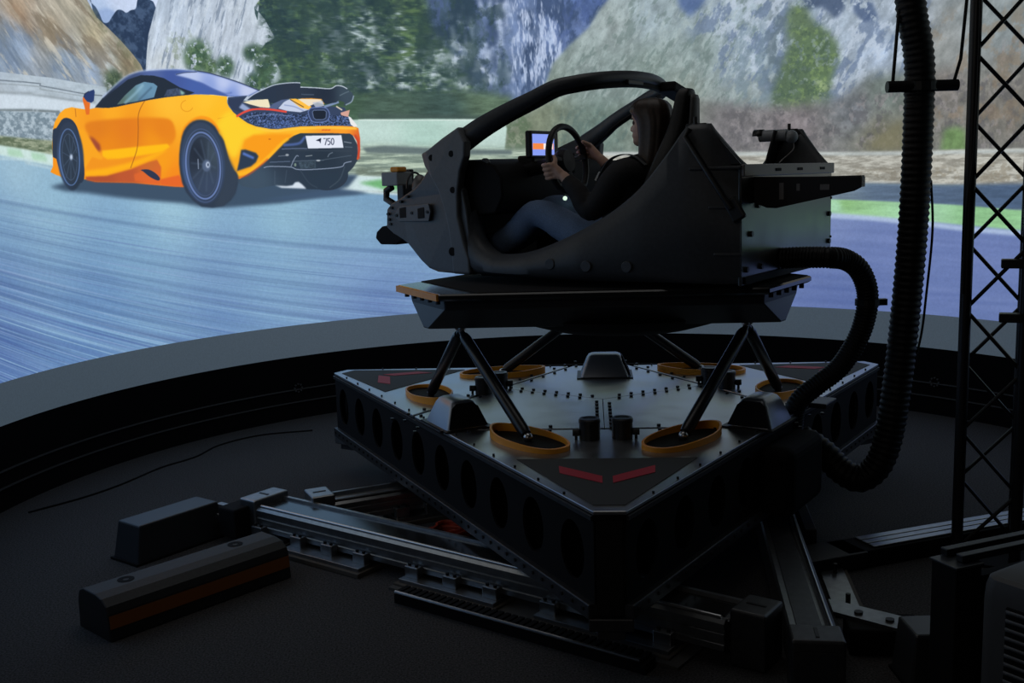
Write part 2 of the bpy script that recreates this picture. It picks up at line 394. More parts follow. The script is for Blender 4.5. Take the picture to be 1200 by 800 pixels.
    paint(RK, [((520, 10), (70, 86, 128)), ((600, 40), (104, 122, 168)), ((560, 80), (92, 108, 144)), ((680, 40), (96, 114, 168)), ((700, 0), (78, 98, 156)), ((620, 100), (98, 116, 160))], blur=5, tex=vary(51, 9, 7, 0.3, octs=5))
    paint(RK, (56, 72, 112), a=.75, blur=3, tex=clump(52, 8, 5, None, .5, .6, rot=.3, octs=5))
    paint([(512, 30), (540, 6), (566, -60), (600, -60), (655, 0), (662, 60), (640, 110), (560, 104)], (186, 200, 236), a=.85, blur=6, tex=clump(53, 34, 8, None, .54, .66, octs=5))
    paint([(580, 0), (612, -20), (662, 20), (664, 70), (640, 104), (596, 96)], (196, 206, 240), a=.75, blur=4, tex=clump(54, 44, 10, None, .5, .64, octs=4))
    paint([(505, 50), (530, 20), (552, 30), (575, 70), (585, 104), (545, 100), (520, 84)], (196, 206, 230), a=.8, blur=4, tex=clump(55, 14, 22, None, .53, .62, rot=.5, octs=4))
    paint([(640, -40), (720, -60), (726, 0), (690, 44), (668, 60), (650, 30)], (70, 88, 148), a=.6, blur=5, tex=clump(56, 14, 10, None, .45, .6))
    smear([(322, -40), (600, -40), (600, 140), (330, 140)], 3.0, .85); smear([(500, -40), (680, -40), (660, 120), (520, 120)], 1.6, .8, ax=0)
    paint(TR, (40, 58, 68), a=.62, blur=4, tex=clump(501, 6, 6, None, .44, .60, octs=4)); paint(TR, (58, 80, 74), a=.35, blur=4, tex=clump(502, 10, 5, None, .45, .6))
    # hedge along the wall
    paint([(318, 96), (420, 110), (540, 106), (600, 112), (600, 143), (380, 143), (330, 130)], [((380, 120), (66, 92, 70)), ((460, 126), (72, 92, 82)), ((570, 118), (92, 112, 92)), ((520, 130), (62, 82, 80))], blur=4, tex=vary(61, 7, 34, 0.3))
    stroke([(420, 136), (600, 138)], 6, (70, 84, 82), .7, 1.5)
    # ---- middle hill
    HL = [(735, -60), (716, -5), (702, 12), (690, 32), (668, 52), (648, 74), (640, 96), (610, 128), (590, 152), (590, 200), (1250, 200), (1560, 200), (1560, -400), (760, -400)]
    paint(HL, [((720, 30), (156, 166, 170)), ((760, 20), (152, 166, 178)), ((840, 20), (158, 172, 190)), ((700, 80), (138, 150, 152)), ((640, 120), (140, 152, 142)), ((760, 80), (134, 148, 146)), ((820, 60), (138, 152, 154)), ((880, 60), (152, 168, 188)), ((800, 110), (140, 148, 142)), ((700, 140), (116, 132, 128)), ((880, 110), (142, 152, 156)), ((940, 30), (150, 164, 188)), ((1030, 60), (166, 180, 208)), ((1020, 100), (150, 160, 178)), ((1100, 60), (140, 140, 142)), ((1170, 20), (138, 144, 150)), ((1150, 120), (128, 122, 122)), ((1000, 150), (124, 120, 126)), ((860, 160), (120, 118, 122))],
          blur=2, tex=vary(71, 14, 9, 0.26, rot=.6, octs=5))
    paint([(735, -60), (690, 32), (640, 96), (600, 150), (760, 150), (900, 140), (900, -60)], (178, 190, 192), a=.42, blur=5, tex=clump(72, 30, 12, None, .54, .7, rot=.5, octs=5))
    paint([(735, -60), (690, 32), (640, 96), (600, 180), (760, 180), (900, 140), (900, -60)], (104, 120, 120), a=.5, blur=5, tex=clump(73, 22, 9, None, .54, .68, rot=.55, octs=5))
    paint([(880, -100), (1090, -100), (1090, 40), (1060, 110), (1010, 124), (870, 100), (830, 40)], (192, 202, 224), a=.7, blur=8, tex=clump(74, 20, 12, None, .47, .62, rot=.6, octs=5))
    paint([(880, -100), (1090, -100), (1090, 40), (1060, 120), (960, 124), (840, 90), (800, 20)], (98, 114, 152), a=.65, blur=8, tex=clump(75, 13, 6, None, .53, .64, rot=.5, octs=5))
    paint([(792, -12), (832, -14), (822, 8), (808, 20), (796, 8)], (70, 92, 156), a=.75, blur=3)
    paint([(940, -60), (998, -60), (990, 10), (980, 22), (962, 8), (940, 14)], (66, 80, 116), a=.85, blur=2.5, tex=clump(76, 14, 14, None, .34, .5))
    paint([(1000, -10), (1022, 2), (1030, 22), (1012, 26), (1000, 14)], (74, 90, 132), a=.8, blur=2, tex=clump(77, 18, 18, None, .34, .5))
    paint([(846, 40), (895, 20), (915, 70), (905, 120), (870, 130), (850, 90)], (112, 130, 150), a=.55, blur=5, tex=clump(78, 16, 8, None, .42, .6, rot=.5))
    # green tree on the right
    GT = [(924, 16), (936, 4), (946, 12), (952, 26), (964, 34), (978, 48), (983, 66), (976, 84), (972, 104), (974, 122), (958, 132), (930, 134), (906, 128), (910, 100), (918, 76), (926, 50)]
    paint([(905, 20), (925, 10), (935, 60), (920, 120), (900, 110), (895, 60)], (92, 106, 122), a=.7, blur=4, tex=clump(81, 14, 10, None, .4, .58))
    paint(GT, [((940, 20), (100, 116, 98)), ((955, 60), (94, 116, 86)), ((930, 100), (82, 100, 88)), ((965, 90), (98, 120, 86)), ((940, 125), (88, 100, 88))], sm=4, blur=4, tex=clump(82, 15, 15, None, .36, .46, amp=.25))
    paint(GT, (96, 116, 86), .6, sm=4, blur=5)
    paint(GT, (126, 150, 94), a=.6, sm=4, blur=4, tex=clump(83, 26, 26, None, .53, .66)); paint(GT, (70, 88, 78), a=.5, sm=4, blur=4, tex=clump(86, 20, 20, None, .54, .66))
    paint([(956, 94), (966, 92), (972, 100), (966, 112), (958, 110)], (170, 186, 134), a=.6, blur=2, tex=clump(84, 24, 24, None, .4, .55))
    # mauve scrub
    paint([(590, 150), (640, 118), (700, 128), (800, 112), (850, 122), (910, 126), (980, 118), (1020, 88), (1060, 84), (1250, 60), (1560, 40), (1560, 182), (590, 182)],
          [((620, 140), (126, 132, 112)), ((700, 150), (110, 126, 120)), ((780, 140), (132, 136, 128)), ((860, 150), (124, 116, 122)), ((930, 150), (126, 114, 120)), ((1000, 130), (116, 116, 126)), ((1040, 105), (112, 120, 118)), ((1030, 160), (118, 112, 98)), ((1110, 100), (128, 118, 116)), ((1170, 120), (120, 112, 108)), ((1150, 60), (132, 132, 132)), ((1400, 100), (120, 114, 112))],
          blur=6, tex=vary(91, 16, 14, 0.26, octs=5))
    paint([(850, 122), (980, 122), (1060, 96), (1200, 60), (1200, 178), (850, 178)], (90, 84, 92), a=.5, blur=6, tex=clump(92, 14, 11, None, .52, .66, octs=5))
    paint([(850, 122), (980, 122), (1060, 96), (1200, 40), (1200, 178), (850, 178)], (158, 146, 150), a=.45, blur=6, tex=clump(93, 22, 18, None, .56, .68, octs=5))
    paint([(1090, 20), (1210, 0), (1210, 150), (1090, 150)], (144, 118, 96), a=.45, blur=8, tex=clump(94, 9, 8, None, .5, .66))
    paint([(1012, 176), (1030, 158), (1058, 138), (1060, 178)], (126, 116, 88), a=.7, blur=4)
    paint([(592, 138), (606, 128), (622, 142), (624, 176), (590, 178)], (92, 110, 84), a=.75, blur=3, tex=clump(95, 20, 20, None, .36, .55))
    paint([(650, 128), (760, 120), (770, 190), (650, 190)], (84, 104, 104), a=.4, blur=6, tex=clump(96, 30, 14, None, .5, .66, rot=.4))
    paint([(1106, 152), (1120, 148), (1132, 152), (1134, 178), (1102, 178)], (108, 142, 82), a=.85, blur=3, tex=vary(97, 20, 20, 0.25))
    # ---- gravel trap, run-off, green strip on the right
    paint([(600, 178), (880, 178), (1000, 178), (1090, 176), (1180, 174), (1560, 168), (1560, 226), (1180, 218), (1000, 215), (600, 206)], (172, 163, 154), blur=.8, tex=two(101, 10, 44, (146, 138, 130), (196, 190, 182), .3, .7, octs=5))
    stroke([(600, 180), (1000, 180), (1180, 177), (1560, 171)], 4, (188, 196, 202), .7, 1)
    paint([(1086, 196), (1180, 190), (1200, 192), (1200, 216), (1090, 214)], (140, 124, 106), a=.5, blur=3, tex=clump(102, 24, 30, None, .45, .6))
    paint([(1000, 197), (1086, 194), (1088, 212), (1000, 212)], (120, 106, 92), a=.4, blur=2, tex=clump(103, 24, 40, None, .48, .6))
    paint([(600, 206), (1000, 214), (1100, 217), (1180, 215), (1560, 216), (1560, 260), (1180, 246), (1000, 236), (600, 232)], [((980, 222), (112, 128, 150)), ((1100, 230), (78, 94, 126)), ((1180, 232), (74, 92, 128)), ((1040, 226), (88, 104, 134))], blur=1.5, tex=vary(104, 4, 40, 0.2))
    paint([(600, 226), (960, 233), (1040, 236), (1120, 240), (1190, 246), (1560, 266), (1560, 300), (1190, 272), (1100, 262), (960, 250), (600, 240)], [((980, 242), (164, 212, 176)), ((1080, 250), (158, 206, 164)), ((1150, 258), (142, 196, 138)), ((990, 238), (140, 190, 120))], blur=.8, tex=vary(105, 5, 30, 0.14))
    # ---- pale wall and blurred bands in the middle
    paint([(400, 141), (430, 139.5), (500, 139), (560, 139.5), (590, 141), (594, 150), (590, 190), (400, 190)], [((440, 155), (190, 214, 208)), ((500, 160), (176, 208, 198)), ((560, 150), (190, 212, 206))], sm=0, blur=.7, tex=vary(111, 3, 10, .06))
    stroke([(420, 140.5), (600, 140)], 1.2, (220, 232, 228), .8)
    paint([(400, 172), (436, 170), (470, 172), (520, 173), (640, 174), (690, 178), (660, 240), (400, 240)], [((430, 185), (160, 178, 158)), ((480, 180), (150, 170, 158)), ((520, 200), (166, 182, 158))], blur=5, tex=two(112, 3.2, 46, (118, 132, 124), (190, 204, 184), .28, .72))
    paint([(424, 173), (450, 170.5), (520, 174), (600, 176), (600, 181), (500, 181), (430, 179)], (100, 112, 116), blur=1)
    paint([(418, 196), (520, 200), (520, 209), (416, 207)], (104, 112, 100), a=.7, blur=2, tex=clump(113, 6, 40, None, .4, .55))
    paint([(404, 205), (480, 208), (560, 212), (560, 226), (396, 224)], (206, 224, 230), blur=1)
    paint([(420, 214), (446, 210), (480, 210), (520, 214), (520, 226), (450, 222)], (112, 182, 116), blur=2)
    stroke([(396, 221), (440, 226), (480, 229), (560, 233)], 3, (214, 228, 236), .9, .8)
    # ---- kerb at the left
    paint([(-420, 164), (0, 170), (30, 175), (66, 182), (66, 196), (30, 190), (0, 184), (-420, 176)], (204, 226, 224), blur=.6)
    for k, x in enumerate((-60, -20, 8, 36)):
        paint([(x, 172 + max(0, x) * .17), (x + 16, 174 + max(0, x) * .17), (x + 20, 183 + max(0, x) * .17), (x + 2, 181 + max(0, x) * .17)], (168, 210, 178), a=.8, blur=1)
    # ---- road
    RD = [(-420, 178), (0, 182), (30, 188), (62, 195), (100, 204), (380, 222), (440, 227), (560, 233), (700, 242), (960, 250), (1060, 258), (1190, 270), (1560, 296), (1560, 700), (-420, 700)]
    paint(RD, [((20, 200), (164, 196, 218)), ((60, 235), (146, 186, 214)), ((200, 246), (160, 200, 222)), ((330, 250), (146, 188, 214)), ((430, 240), (112, 150, 190)), ((420, 262), (134, 176, 206)), ((0, 262), (120, 158, 198)), ((150, 290), (124, 166, 206)), ((300, 300), (124, 164, 206)), ((420, 310), (124, 156, 206)), ((0, 330), (92, 124, 184)), ((120, 350), (98, 136, 192)), ((260, 370), (98, 132, 190)), ((440, 350), (98, 124, 186)), ((0, 420), (72, 100, 170)), ((100, 410), (86, 122, 184)), ((260, 330), (114, 148, 196)), ((-300, 300), (100, 136, 190)),
               ((980, 268), (122, 136, 192)), ((1060, 280), (112, 126, 188)), ((1000, 320), (92, 108, 172)), ((1100, 310), (98, 114, 178)), ((1160, 300), (106, 120, 184)), ((1000, 355), (82, 98, 164)), ((1150, 360), (92, 108, 170)), ((700, 300), (108, 130, 186)), ((1400, 330), (98, 114, 178))], blur=1, soft=2500.0)
    def fam(y0, x): return y0 + (0.19 + (y0 - 235) * 0.0011) * (x - x * x / 1400.0)
    for i in range(2100):
        y0 = 196 + 330 * rnd.random() ** 0.8 - (60 if rnd.random() < .15 else 0); x = rnd.uniform(-400, 520); L = rnd.uniform(50, 300)
        q = (y0 - 190) / 200
        if rnd.random() < .5: c, al = rnd.choice([(62, 88, 158), (58, 80, 140), (84, 96, 168)]), rnd.uniform(.08, .50) * min(1, max(.12, q))
        else: c, al = rnd.choice([(168, 204, 230), (150, 196, 232), (176, 198, 236)]), rnd.uniform(.06, .42) * min(1, max(.15, q * 1.2))
        P = [(x + L * t, fam(y0, x + L * t)) for t in (0, .33, .66, 1)]
        if fam(y0, x + L) < 236 + max(0, x + L - 250) * .02 and x + L > 40: continue
        stroke(P, rnd.uniform(.5, 2.2), c, al, 0, 4, True)
    for y0, al in ((236, .35), (290, .4), (300, .3), (345, .35), (272, .2), (318, .25), (330, .25)):
        stroke([(x, fam(y0, x)) for x in range(-60, 520, 40)], rnd.uniform(2, 5), (62, 84, 136), al, 1.0)
    for i in range(240):
        x = rnd.uniform(860, 1400); L = rnd.uniform(60, 220); y0 = rnd.uniform(268, 395) + (x - 1000) * .06
        c = rnd.choice([(74, 90, 160), (82, 96, 158), (128, 142, 204), (120, 136, 200)])
        stroke([(x, y0), (x + L / 2, y0 + L * .03 + rnd.uniform(-1, 1)), (x + L, y0 + L * .07)], rnd.uniform(1.5, 6), c, rnd.uniform(.06, .24), 1.0, 4, True)
    stroke([(600, 243), (960, 252), (1080, 262), (1190, 273), (1560, 300)], 6, (178, 194, 230), .85, 1.2)
    stroke([(-420, 182), (0, 186), (30, 191), (64, 198)], 2.5, (196, 216, 226), .6, .8)
    # cool, slightly washed look of the projection, with its grain
    g = IMG.mean(2, keepdims=True); IMG[:] = g + (IMG - g) * 0.86; IMG[:] = IMG * 0.98 + np.array([1, 6, 4], np.float32)
    gx, gy = np.meshgrid(np.arange(PW, dtype=np.float32), np.arange(PH, dtype=np.float32))
    IMG[:] *= (1 + 0.045 * (vnoise(gx * .55, gy * .55, 301) - .5) + 0.035 * (vnoise(gx * .23, gy * .23, 302) - .5))[..., None]
    paint_car()

def paint_car():
    # shadow and underside
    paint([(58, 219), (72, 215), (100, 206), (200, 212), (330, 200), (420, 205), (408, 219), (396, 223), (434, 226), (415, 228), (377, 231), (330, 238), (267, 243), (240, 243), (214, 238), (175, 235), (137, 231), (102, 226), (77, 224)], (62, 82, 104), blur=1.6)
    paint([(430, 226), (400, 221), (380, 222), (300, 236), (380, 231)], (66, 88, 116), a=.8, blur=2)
    # rear wheel on the far side, black rear valance
    paint(ell(383, 205, 25, 18), (46, 57, 72))
    paint([(276, 210), (300, 197), (315, 186), (336, 164), (344, 158), (352, 155), (412, 156), (419, 170), (420, 186), (414, 196), (408, 202), (403, 212), (395, 220), (380, 222), (358, 221.5), (353, 215), (349, 213), (345, 214), (342, 217), (332, 218.5), (323, 217), (300, 221), (283, 218)], [((300, 210), (64, 82, 100)), ((330, 180), (46, 58, 74)), ((380, 185), (42, 54, 68)), ((380, 210), (44, 58, 74)), ((410, 170), (52, 64, 78))])
    paint([(322, 217), (326, 217.5), (336, 218), (343, 217), (346, 213.5), (350, 213), (354, 216), (359, 221), (330, 220)], (214, 224, 236), blur=.3)
    # orange body
    paint([(59, 201.5), (62, 195), (62, 186), (61, 170), (62, 152), (64, 143), (70, 132.5), (76, 127.5), (84, 125.5), (92, 127), (102, 128.5), (113, 126), (126, 126.5), (136, 125), (175, 117), (194, 114), (210, 112), (230, 110.5), (250, 111), (266, 113), (266, 120), (268, 125), (273, 131), (280, 137), (290, 144), (300, 148), (317, 151), (327, 151), (352, 148), (390, 147), (415, 148), (420, 150), (422, 162), (422, 177), (420, 187), (418, 187), (420, 175), (418, 165), (414, 159), (410, 156.5), (390, 156), (352, 156), (344, 159), (336, 164), (327.5, 172.5), (315, 186), (302, 196), (290, 204), (281, 209.5), (276, 209), (270, 215), (217.5, 219), (205, 218.5), (187, 217), (156, 214), (112, 213), (100, 210), (80, 214), (70.5, 206.5), (66, 205)],
          [((75, 130), (252, 170, 40)), ((130, 132), (252, 172, 38)), ((200, 120), (255, 190, 52)), ((240, 116), (255, 196, 50)), ((110, 140), (246, 156, 36)), ((150, 160), (238, 140, 30)), ((190, 190), (248, 158, 28)), ((205, 205), (246, 140, 30)), ((255, 135), (254, 190, 40)), ((300, 155), (254, 190, 44)), ((340, 152), (254, 184, 44)), ((400, 152), (252, 160, 44)), ((300, 175), (250, 164, 30)), ((420, 170), (214, 84, 48)), ((105, 190), (248, 156, 30)), ((65, 195), (248, 150, 30))])
    # upper light band on the flank, darker door
    paint([(100, 145), (120, 140.5), (162, 138), (187, 138), (199, 140), (204, 147), (206, 158), (203, 166), (196, 170), (160, 174), (120, 176.5), (113, 168), (104, 158)], [((115, 150), (226, 128, 32)), ((150, 150), (228, 126, 32)), ((190, 150), (232, 132, 30)), ((180, 168), (242, 148, 28)), ((125, 172), (236, 138, 28))], blur=1.2, sm=3)
    paint([(104, 159), (110, 162), (117, 169), (118.5, 176), (116, 178), (112, 174)], (146, 62, 56), a=.85, blur=1)
    paint([(120, 176.5), (160, 172), (196, 168.5), (199, 172), (190, 178), (165, 182.5), (140, 186), (126, 187), (120, 183)], (255, 190, 24), blur=.6)
    paint([(122, 186.5), (140, 187.5), (160, 184.5), (180, 181), (160, 189), (128, 196), (100, 202), (99, 192), (108, 180)], (242, 148, 32), a=.8, blur=1.5)
    paint([(199, 174), (188, 181), (175, 188), (154, 196.5), (125, 205), (100, 206.5), (100, 200), (125, 197), (150, 191), (170, 184)], (254, 178, 26), blur=1)
    paint([(92, 152), (97, 151), (104, 162), (114, 177), (121, 185), (118, 187), (108, 184), (98, 200), (96, 178), (94, 165)], (250, 166, 34), blur=.8)
    # sill
    paint([(100, 207), (125, 206), (154, 198), (175, 189.5), (184, 187), (189, 196), (188, 217), (156, 214.3), (112, 213.3), (101, 211)], [((120, 210), (176, 82, 50)), ((150, 205), (190, 88, 50)), ((175, 193), (206, 108, 46)), ((180, 212), (232, 104, 44))], blur=.5)
    paint([(157, 204), (166, 201), (176, 208), (186, 213), (180, 214), (158, 212)], (226, 104, 48), a=.8, blur=.6)
    paint([(165, 199), (174, 198.5), (182.5, 203), (187.5, 209), (185, 211.5), (176, 207.5), (168, 201)], (48, 56, 80), sm=3)
    paint([(187.5, 210), (210, 205), (217.5, 219), (204, 218.5), (188, 217)], (232, 104, 42), blur=.5)
    stroke([(170, 117.5), (165, 126), (162, 136), (162, 152), (161, 172), (157, 186), (153, 197)], .9, (150, 84, 34), .8)
    stroke([(88, 127), (88.5, 131), (89, 137)], .8, (170, 96, 36), .8)
    stroke(ell(219, 124, 7, 6.5)[2:30], .8, (222, 142, 30), .8)
    stroke([(180, 112), (205, 111.5), (232, 109.6), (266, 112.4)], 1.6, (255, 226, 140), .8)
    stroke([(255, 139), (264, 137), (275, 132.5)], .7, (216, 130, 30), .7)
    # rear quarter
    paint([(254, 146), (262, 134), (270, 129), (280, 138), (297, 149), (318, 153), (300, 158), (286, 163), (282, 174), (277, 184), (271, 184), (265, 172), (260, 156)], (253, 212, 48), a=.9, blur=2.4)
    paint([(284, 175), (287, 164), (297, 158), (320, 157), (345, 157), (334, 166), (318, 182), (306, 192), (304, 185), (301, 179), (288, 175)], (250, 158, 28), blur=1)
    stroke([(213, 162), (217, 150), (225, 142), (235, 138), (245, 140), (252, 147), (256, 155)], 4, (250, 146, 26), .85, .8)
    paint([(282.5, 175.6), (287.5, 175), (300, 179), (303, 183), (300, 190), (294, 195), (277.5, 200.5), (280, 190)], (46, 60, 80), sm=0, blur=.4)
    paint([(285, 178), (298, 184), (297, 186.5), (284, 181)], (88, 118, 190), blur=.6)
    stroke([(276, 205), (290, 201.5), (302, 194), (315, 183), (330, 168), (338, 162)], 3.4, (255, 186, 40), .9, .4)
    stroke([(277, 209), (290, 205), (302, 196.5), (314, 186)], 1.6, (206, 84, 44), .8, .3)
    stroke([(300, 150.5), (322, 153.5), (345, 151), (380, 149.5), (418, 150.5)], 2.4, (255, 206, 70), .9, .4)
    stroke([(416, 158), (420, 168), (420.5, 186)], 2.2, (200, 66, 48), .9, .3)
    paint(ell(316, 163, 1.6, .8), (200, 110, 30))
    # wheels
    paint([(62, 152), (66, 150), (72, 140.5), (77, 138), (83, 139.5), (88, 144.5), (92, 154), (95, 172), (98, 190), (99, 204), (96, 214), (80, 214), (70, 200), (66, 186), (62, 184), (61.5, 170)], (46, 58, 78), sm=2)
    paint(ell(82.5, 183, 15.5, 40, -4), [((80, 160), (50, 62, 82)), ((92, 215), (44, 56, 72)), ((74, 190), (62, 82, 116))], blur=.3)
    stroke(ell(81.5, 184, 11.5, 33, -4) + [ell(81.5, 184, 11.5, 33, -4)[0]], 1.2, (92, 122, 172), .9)
    paint(ell(81.5, 184, 10, 30, -4), (48, 60, 76))
    stroke(ell(81.5, 184, 8.5, 27, -4), .7, (82, 100, 128), .7)
    for k in range(10):
        g = 2 * PI * k / 10 + .2; stroke([(83, 184), (82 + 9 * math.cos(g), 184 + 28 * math.sin(g))], 1, (66, 82, 104), .8, 0, 0)
    paint(ell(83.5, 184, 1.6, 3.2), (196, 212, 236), blur=.4)
    paint([(213, 160), (218, 149), (226, 142), (235, 140), (244, 142), (252, 148), (257, 157), (262.5, 165), (268, 186), (274, 199), (279, 206), (276, 226), (262, 241), (236, 242), (218, 225), (211, 203), (210, 181)], (48, 60, 78), sm=2, blur=.3)
    paint([(255, 150), (266, 180), (279, 208), (275, 228), (262, 241), (252, 241), (262, 215), (263, 185)], (54, 66, 82), a=.9, blur=1.5)
    paint(ell(238, 191, 25.5, 48, -5), [((230, 160), (56, 70, 92)), ((225, 205), (60, 82, 120)), ((250, 225), (54, 68, 92))], blur=.5)
    for rx, ry, w, c, al in ((22.5, 43, 1.2, (74, 92, 128), .8), (20, 39, 1.8, (108, 130, 182), .95), (17.5, 35.5, 1.2, (70, 84, 112), .9)):
        e = ell(238, 194, rx, ry, -5); stroke(e + [e[0]], w, c, al)
    paint(ell(238.5, 194, 16.5, 33.5, -5), [((232, 180), (38, 46, 60)), ((250, 180), (64, 78, 92)), ((246, 215), (58, 72, 96))])
    for k in range(10):
        g = 2 * PI * k / 10 + .1; stroke([(242 + 4 * math.cos(g), 193 + 5 * math.sin(g)), (238.5 + 15 * math.cos(g), 194 + 31 * math.sin(g))], 1.6, (74, 90, 112), .55, .4, 0)
    stroke([(232, 186), (232.5, 198)], 1.2, (130, 144, 166), .9, .2, 0)
    paint(ell(242, 194, 5, 7), (84, 100, 128), blur=.6); paint(ell(243.5, 193, 2.2, 3.6), (196, 210, 232), blur=.3); paint(ell(243.8, 193, 1, 2), (70, 84, 110))
    # roof and glass
    paint([(111, 126), (120, 115), (130, 105.5), (141, 95), (152.5, 87.7), (163, 84), (175, 82.7), (190, 81.6), (206, 81), (230, 83), (245, 85.6), (262, 90), (280, 96), (305, 106), (300, 110), (289, 113), (267, 113), (250, 111), (230, 110.5), (210, 112), (194, 114), (175, 117), (137, 125), (126, 126.5)], [((150, 92), (66, 82, 122)), ((180, 84), (84, 104, 160)), ((200, 90), (68, 90, 156)), ((230, 104), (72, 98, 168)), ((125, 118), (40, 50, 66))])
    stroke([(120, 114), (131, 103.5), (142, 93.7), (153, 87), (165, 83.4), (185, 81.8), (206, 81.2), (228, 82.8)], 1.6, (168, 186, 226), .85, .3)
    paint([(113, 125.5), (133, 106.5), (150, 93), (165, 88), (180, 88.5), (192, 91.5), (211, 102.5), (228, 108.5), (222, 111), (194, 114), (175, 117), (137, 125), (126, 126.3)], (38, 48, 62))
    paint([(137, 122.5), (146, 112), (159, 100), (169, 95.8), (180, 97.5), (184.5, 101), (180.5, 114), (159, 119)], [((142, 119), (88, 110, 104)), ((155, 106), (92, 124, 128)), ((165, 105), (118, 160, 186)), ((176, 104), (104, 146, 176)), ((170, 115), (96, 134, 166))])
    stroke([(146, 121), (158, 110), (168, 99)], 3, (150, 190, 210), .6, .6); stroke([(162, 118), (170, 110), (178, 102)], 1.6, (60, 84, 106), .7, .4)
    paint([(192, 113), (196, 105), (208, 103), (211, 104.5), (212, 111), (200, 112.7)], (66, 80, 106), tex=vary(201, 60, 60, .3)); paint([(211, 105), (217, 109), (214, 111), (212, 111)], (140, 180, 176), blur=.4)
    paint([(205, 87.5), (216, 85), (230, 84), (246, 86.5), (262, 91), (278, 96.5), (303, 106), (290, 112.6), (268, 112.5), (262, 109), (250, 104), (238, 97.5), (222, 92)], [((225, 86), (186, 200, 236)), ((262, 97), (192, 204, 240)), ((290, 106), (196, 206, 238)), ((245, 100), (140, 162, 220)), ((270, 110), (126, 150, 214))], blur=.3)
    stroke([(206, 87.2), (217, 85), (231, 84.2)], .9, (56, 68, 96), .9); stroke([(231, 83), (247, 86), (280, 96.5), (305, 106.5)], 1.1, (50, 60, 82), .9)
    stroke([(232, 96), (248, 104), (262, 109.5), (272, 108.5)], 1.2, (82, 104, 170), .8, .3)
    # mirror
    paint([(97, 114), (100, 113), (102, 119), (105.6, 120.6), (104.6, 134), (101, 134.5), (99, 125), (97, 118)], (228, 112, 42))
    paint([(99, 110), (104, 107), (110, 104.8), (111, 107.5), (110, 118), (107, 120.4), (102, 119), (98.4, 114.5)], (44, 62, 110)); stroke([(98, 114), (99.5, 110), (104, 107)], 1, (34, 44, 70), .9)
    # engine deck and mesh
    paint([(267, 114), (290, 112), (285, 118), (300, 121), (345, 122), (360, 122), (404, 126), (409, 137), (415, 148), (390, 147), (352, 148), (327, 151), (317, 151), (300, 148), (290, 144), (280, 137), (273, 131), (267, 122)], (56, 70, 98))
    paint([(268, 116), (288, 114), (284, 119), (280, 126), (290, 129), (280, 131), (272, 128), (267.5, 120)], (50, 62, 88)); paint([(280, 126), (284, 121), (294, 128), (287, 130)], (150, 168, 206), blur=.4)
    paint([(284, 137), (296, 131.5), (318, 132), (345, 134), (408, 135), (411, 147), (352, 147.5), (327, 150), (312, 149.5), (298, 146)], (44, 58, 84), tex=two(211, 130, 150, (38, 50, 72), (98, 122, 178), .42, .66, octs=2))
    paint([(300, 146), (316, 143), (330, 142), (350, 144), (350, 147.5), (327, 150.5), (312, 150)], (96, 130, 206), a=.5, blur=1, tex=clump(212, 70, 70, None, .4, .6, octs=2))
    stroke([(284, 140), (298, 135.5), (320, 134), (340, 136)], .9, (132, 150, 190), .7)
    stroke([(277, 136.5), (287, 131), (299, 127.8), (317, 128.3), (336, 131)], 2.4, (228, 80, 66), 1)
    paint([(284.5, 119.5), (300, 117), (314, 116), (317, 126.5), (305, 125.5), (292, 122)], (240, 230, 196)); paint([(286, 120.5), (300, 124.5), (306, 126.5), (296, 127)], (58, 66, 82))
    paint([(326, 127), (334, 118), (341, 116), (352, 122), (362, 128.5), (352, 131.5), (337, 130)], (198, 208, 232)); stroke([(333, 123), (345, 125), (356, 130)], 1.4, (140, 156, 196), .8)
    paint([(315, 126.5), (321, 120.5), (330, 116.5), (340, 115.4), (332, 120), (327, 125), (324, 128)], (84, 100, 136))
    paint([(339, 116), (346, 115.4), (356, 119), (365, 125), (362, 128.5), (352, 126)], (255, 192, 70)); stroke([(340, 116.5), (356, 125.5)], 1, (70, 56, 50), .9, 0, 0)
    paint([(349, 116), (376, 116.3), (379, 122), (372, 120), (362, 124.5)], (240, 226, 200)); stroke([(352, 115.4), (366, 115.6), (377, 116.6), (379.5, 122)], 1.2, (250, 168, 62), .9)
    paint([(366, 120), (378, 118), (380, 124), (370, 126)], (190, 196, 214), a=.8)
    stroke([(380, 125), (388, 122.5), (397, 119.5)], 2.6, (132, 152, 192), .9); stroke([(394, 124.5), (401, 129)], 1.6, (236, 220, 196), .9, 0, 0)
    paint([(399, 132), (410, 128.7), (408, 137), (400, 135)], (214, 164, 150)); paint([(408, 136), (411, 137.5), (419, 147.5), (415, 148.8), (411, 146)], (236, 236, 236))
    # wing
    paint([(290, 116.4), (297, 111), (309, 105), (321, 100), (334, 97.8), (346, 97), (352, 97.5), (352, 101.5), (387, 104), (391, 102), (394, 100.6), (400, 101), (407, 104), (413, 109), (415, 114), (412, 119.5), (406, 122.5), (402.5, 124.5), (404, 120), (397, 117.5), (394, 120), (382, 122), (379, 120), (377, 116), (365, 115), (340, 115.6), (330, 117), (321, 121), (316.5, 121), (314, 116), (290, 117.2)], [((310, 110), (44, 56, 74)), ((345, 105), (46, 56, 72)), ((380, 110), (38, 48, 64)), ((408, 110), (62, 78, 92))])
    stroke([(290, 116), (297, 110.6), (309, 104.6), (321, 99.6), (334, 97.5), (346, 96.8), (352, 97.2)], 1.1, (196, 206, 226), .95)
    stroke([(352, 102), (370, 102.8), (387, 103.8), (394, 100.4), (401, 101), (407, 104)], 1.1, (206, 216, 230), .95); stroke([(414.5, 112), (412, 119), (405, 123)], 1.4, (150, 168, 186), .85)
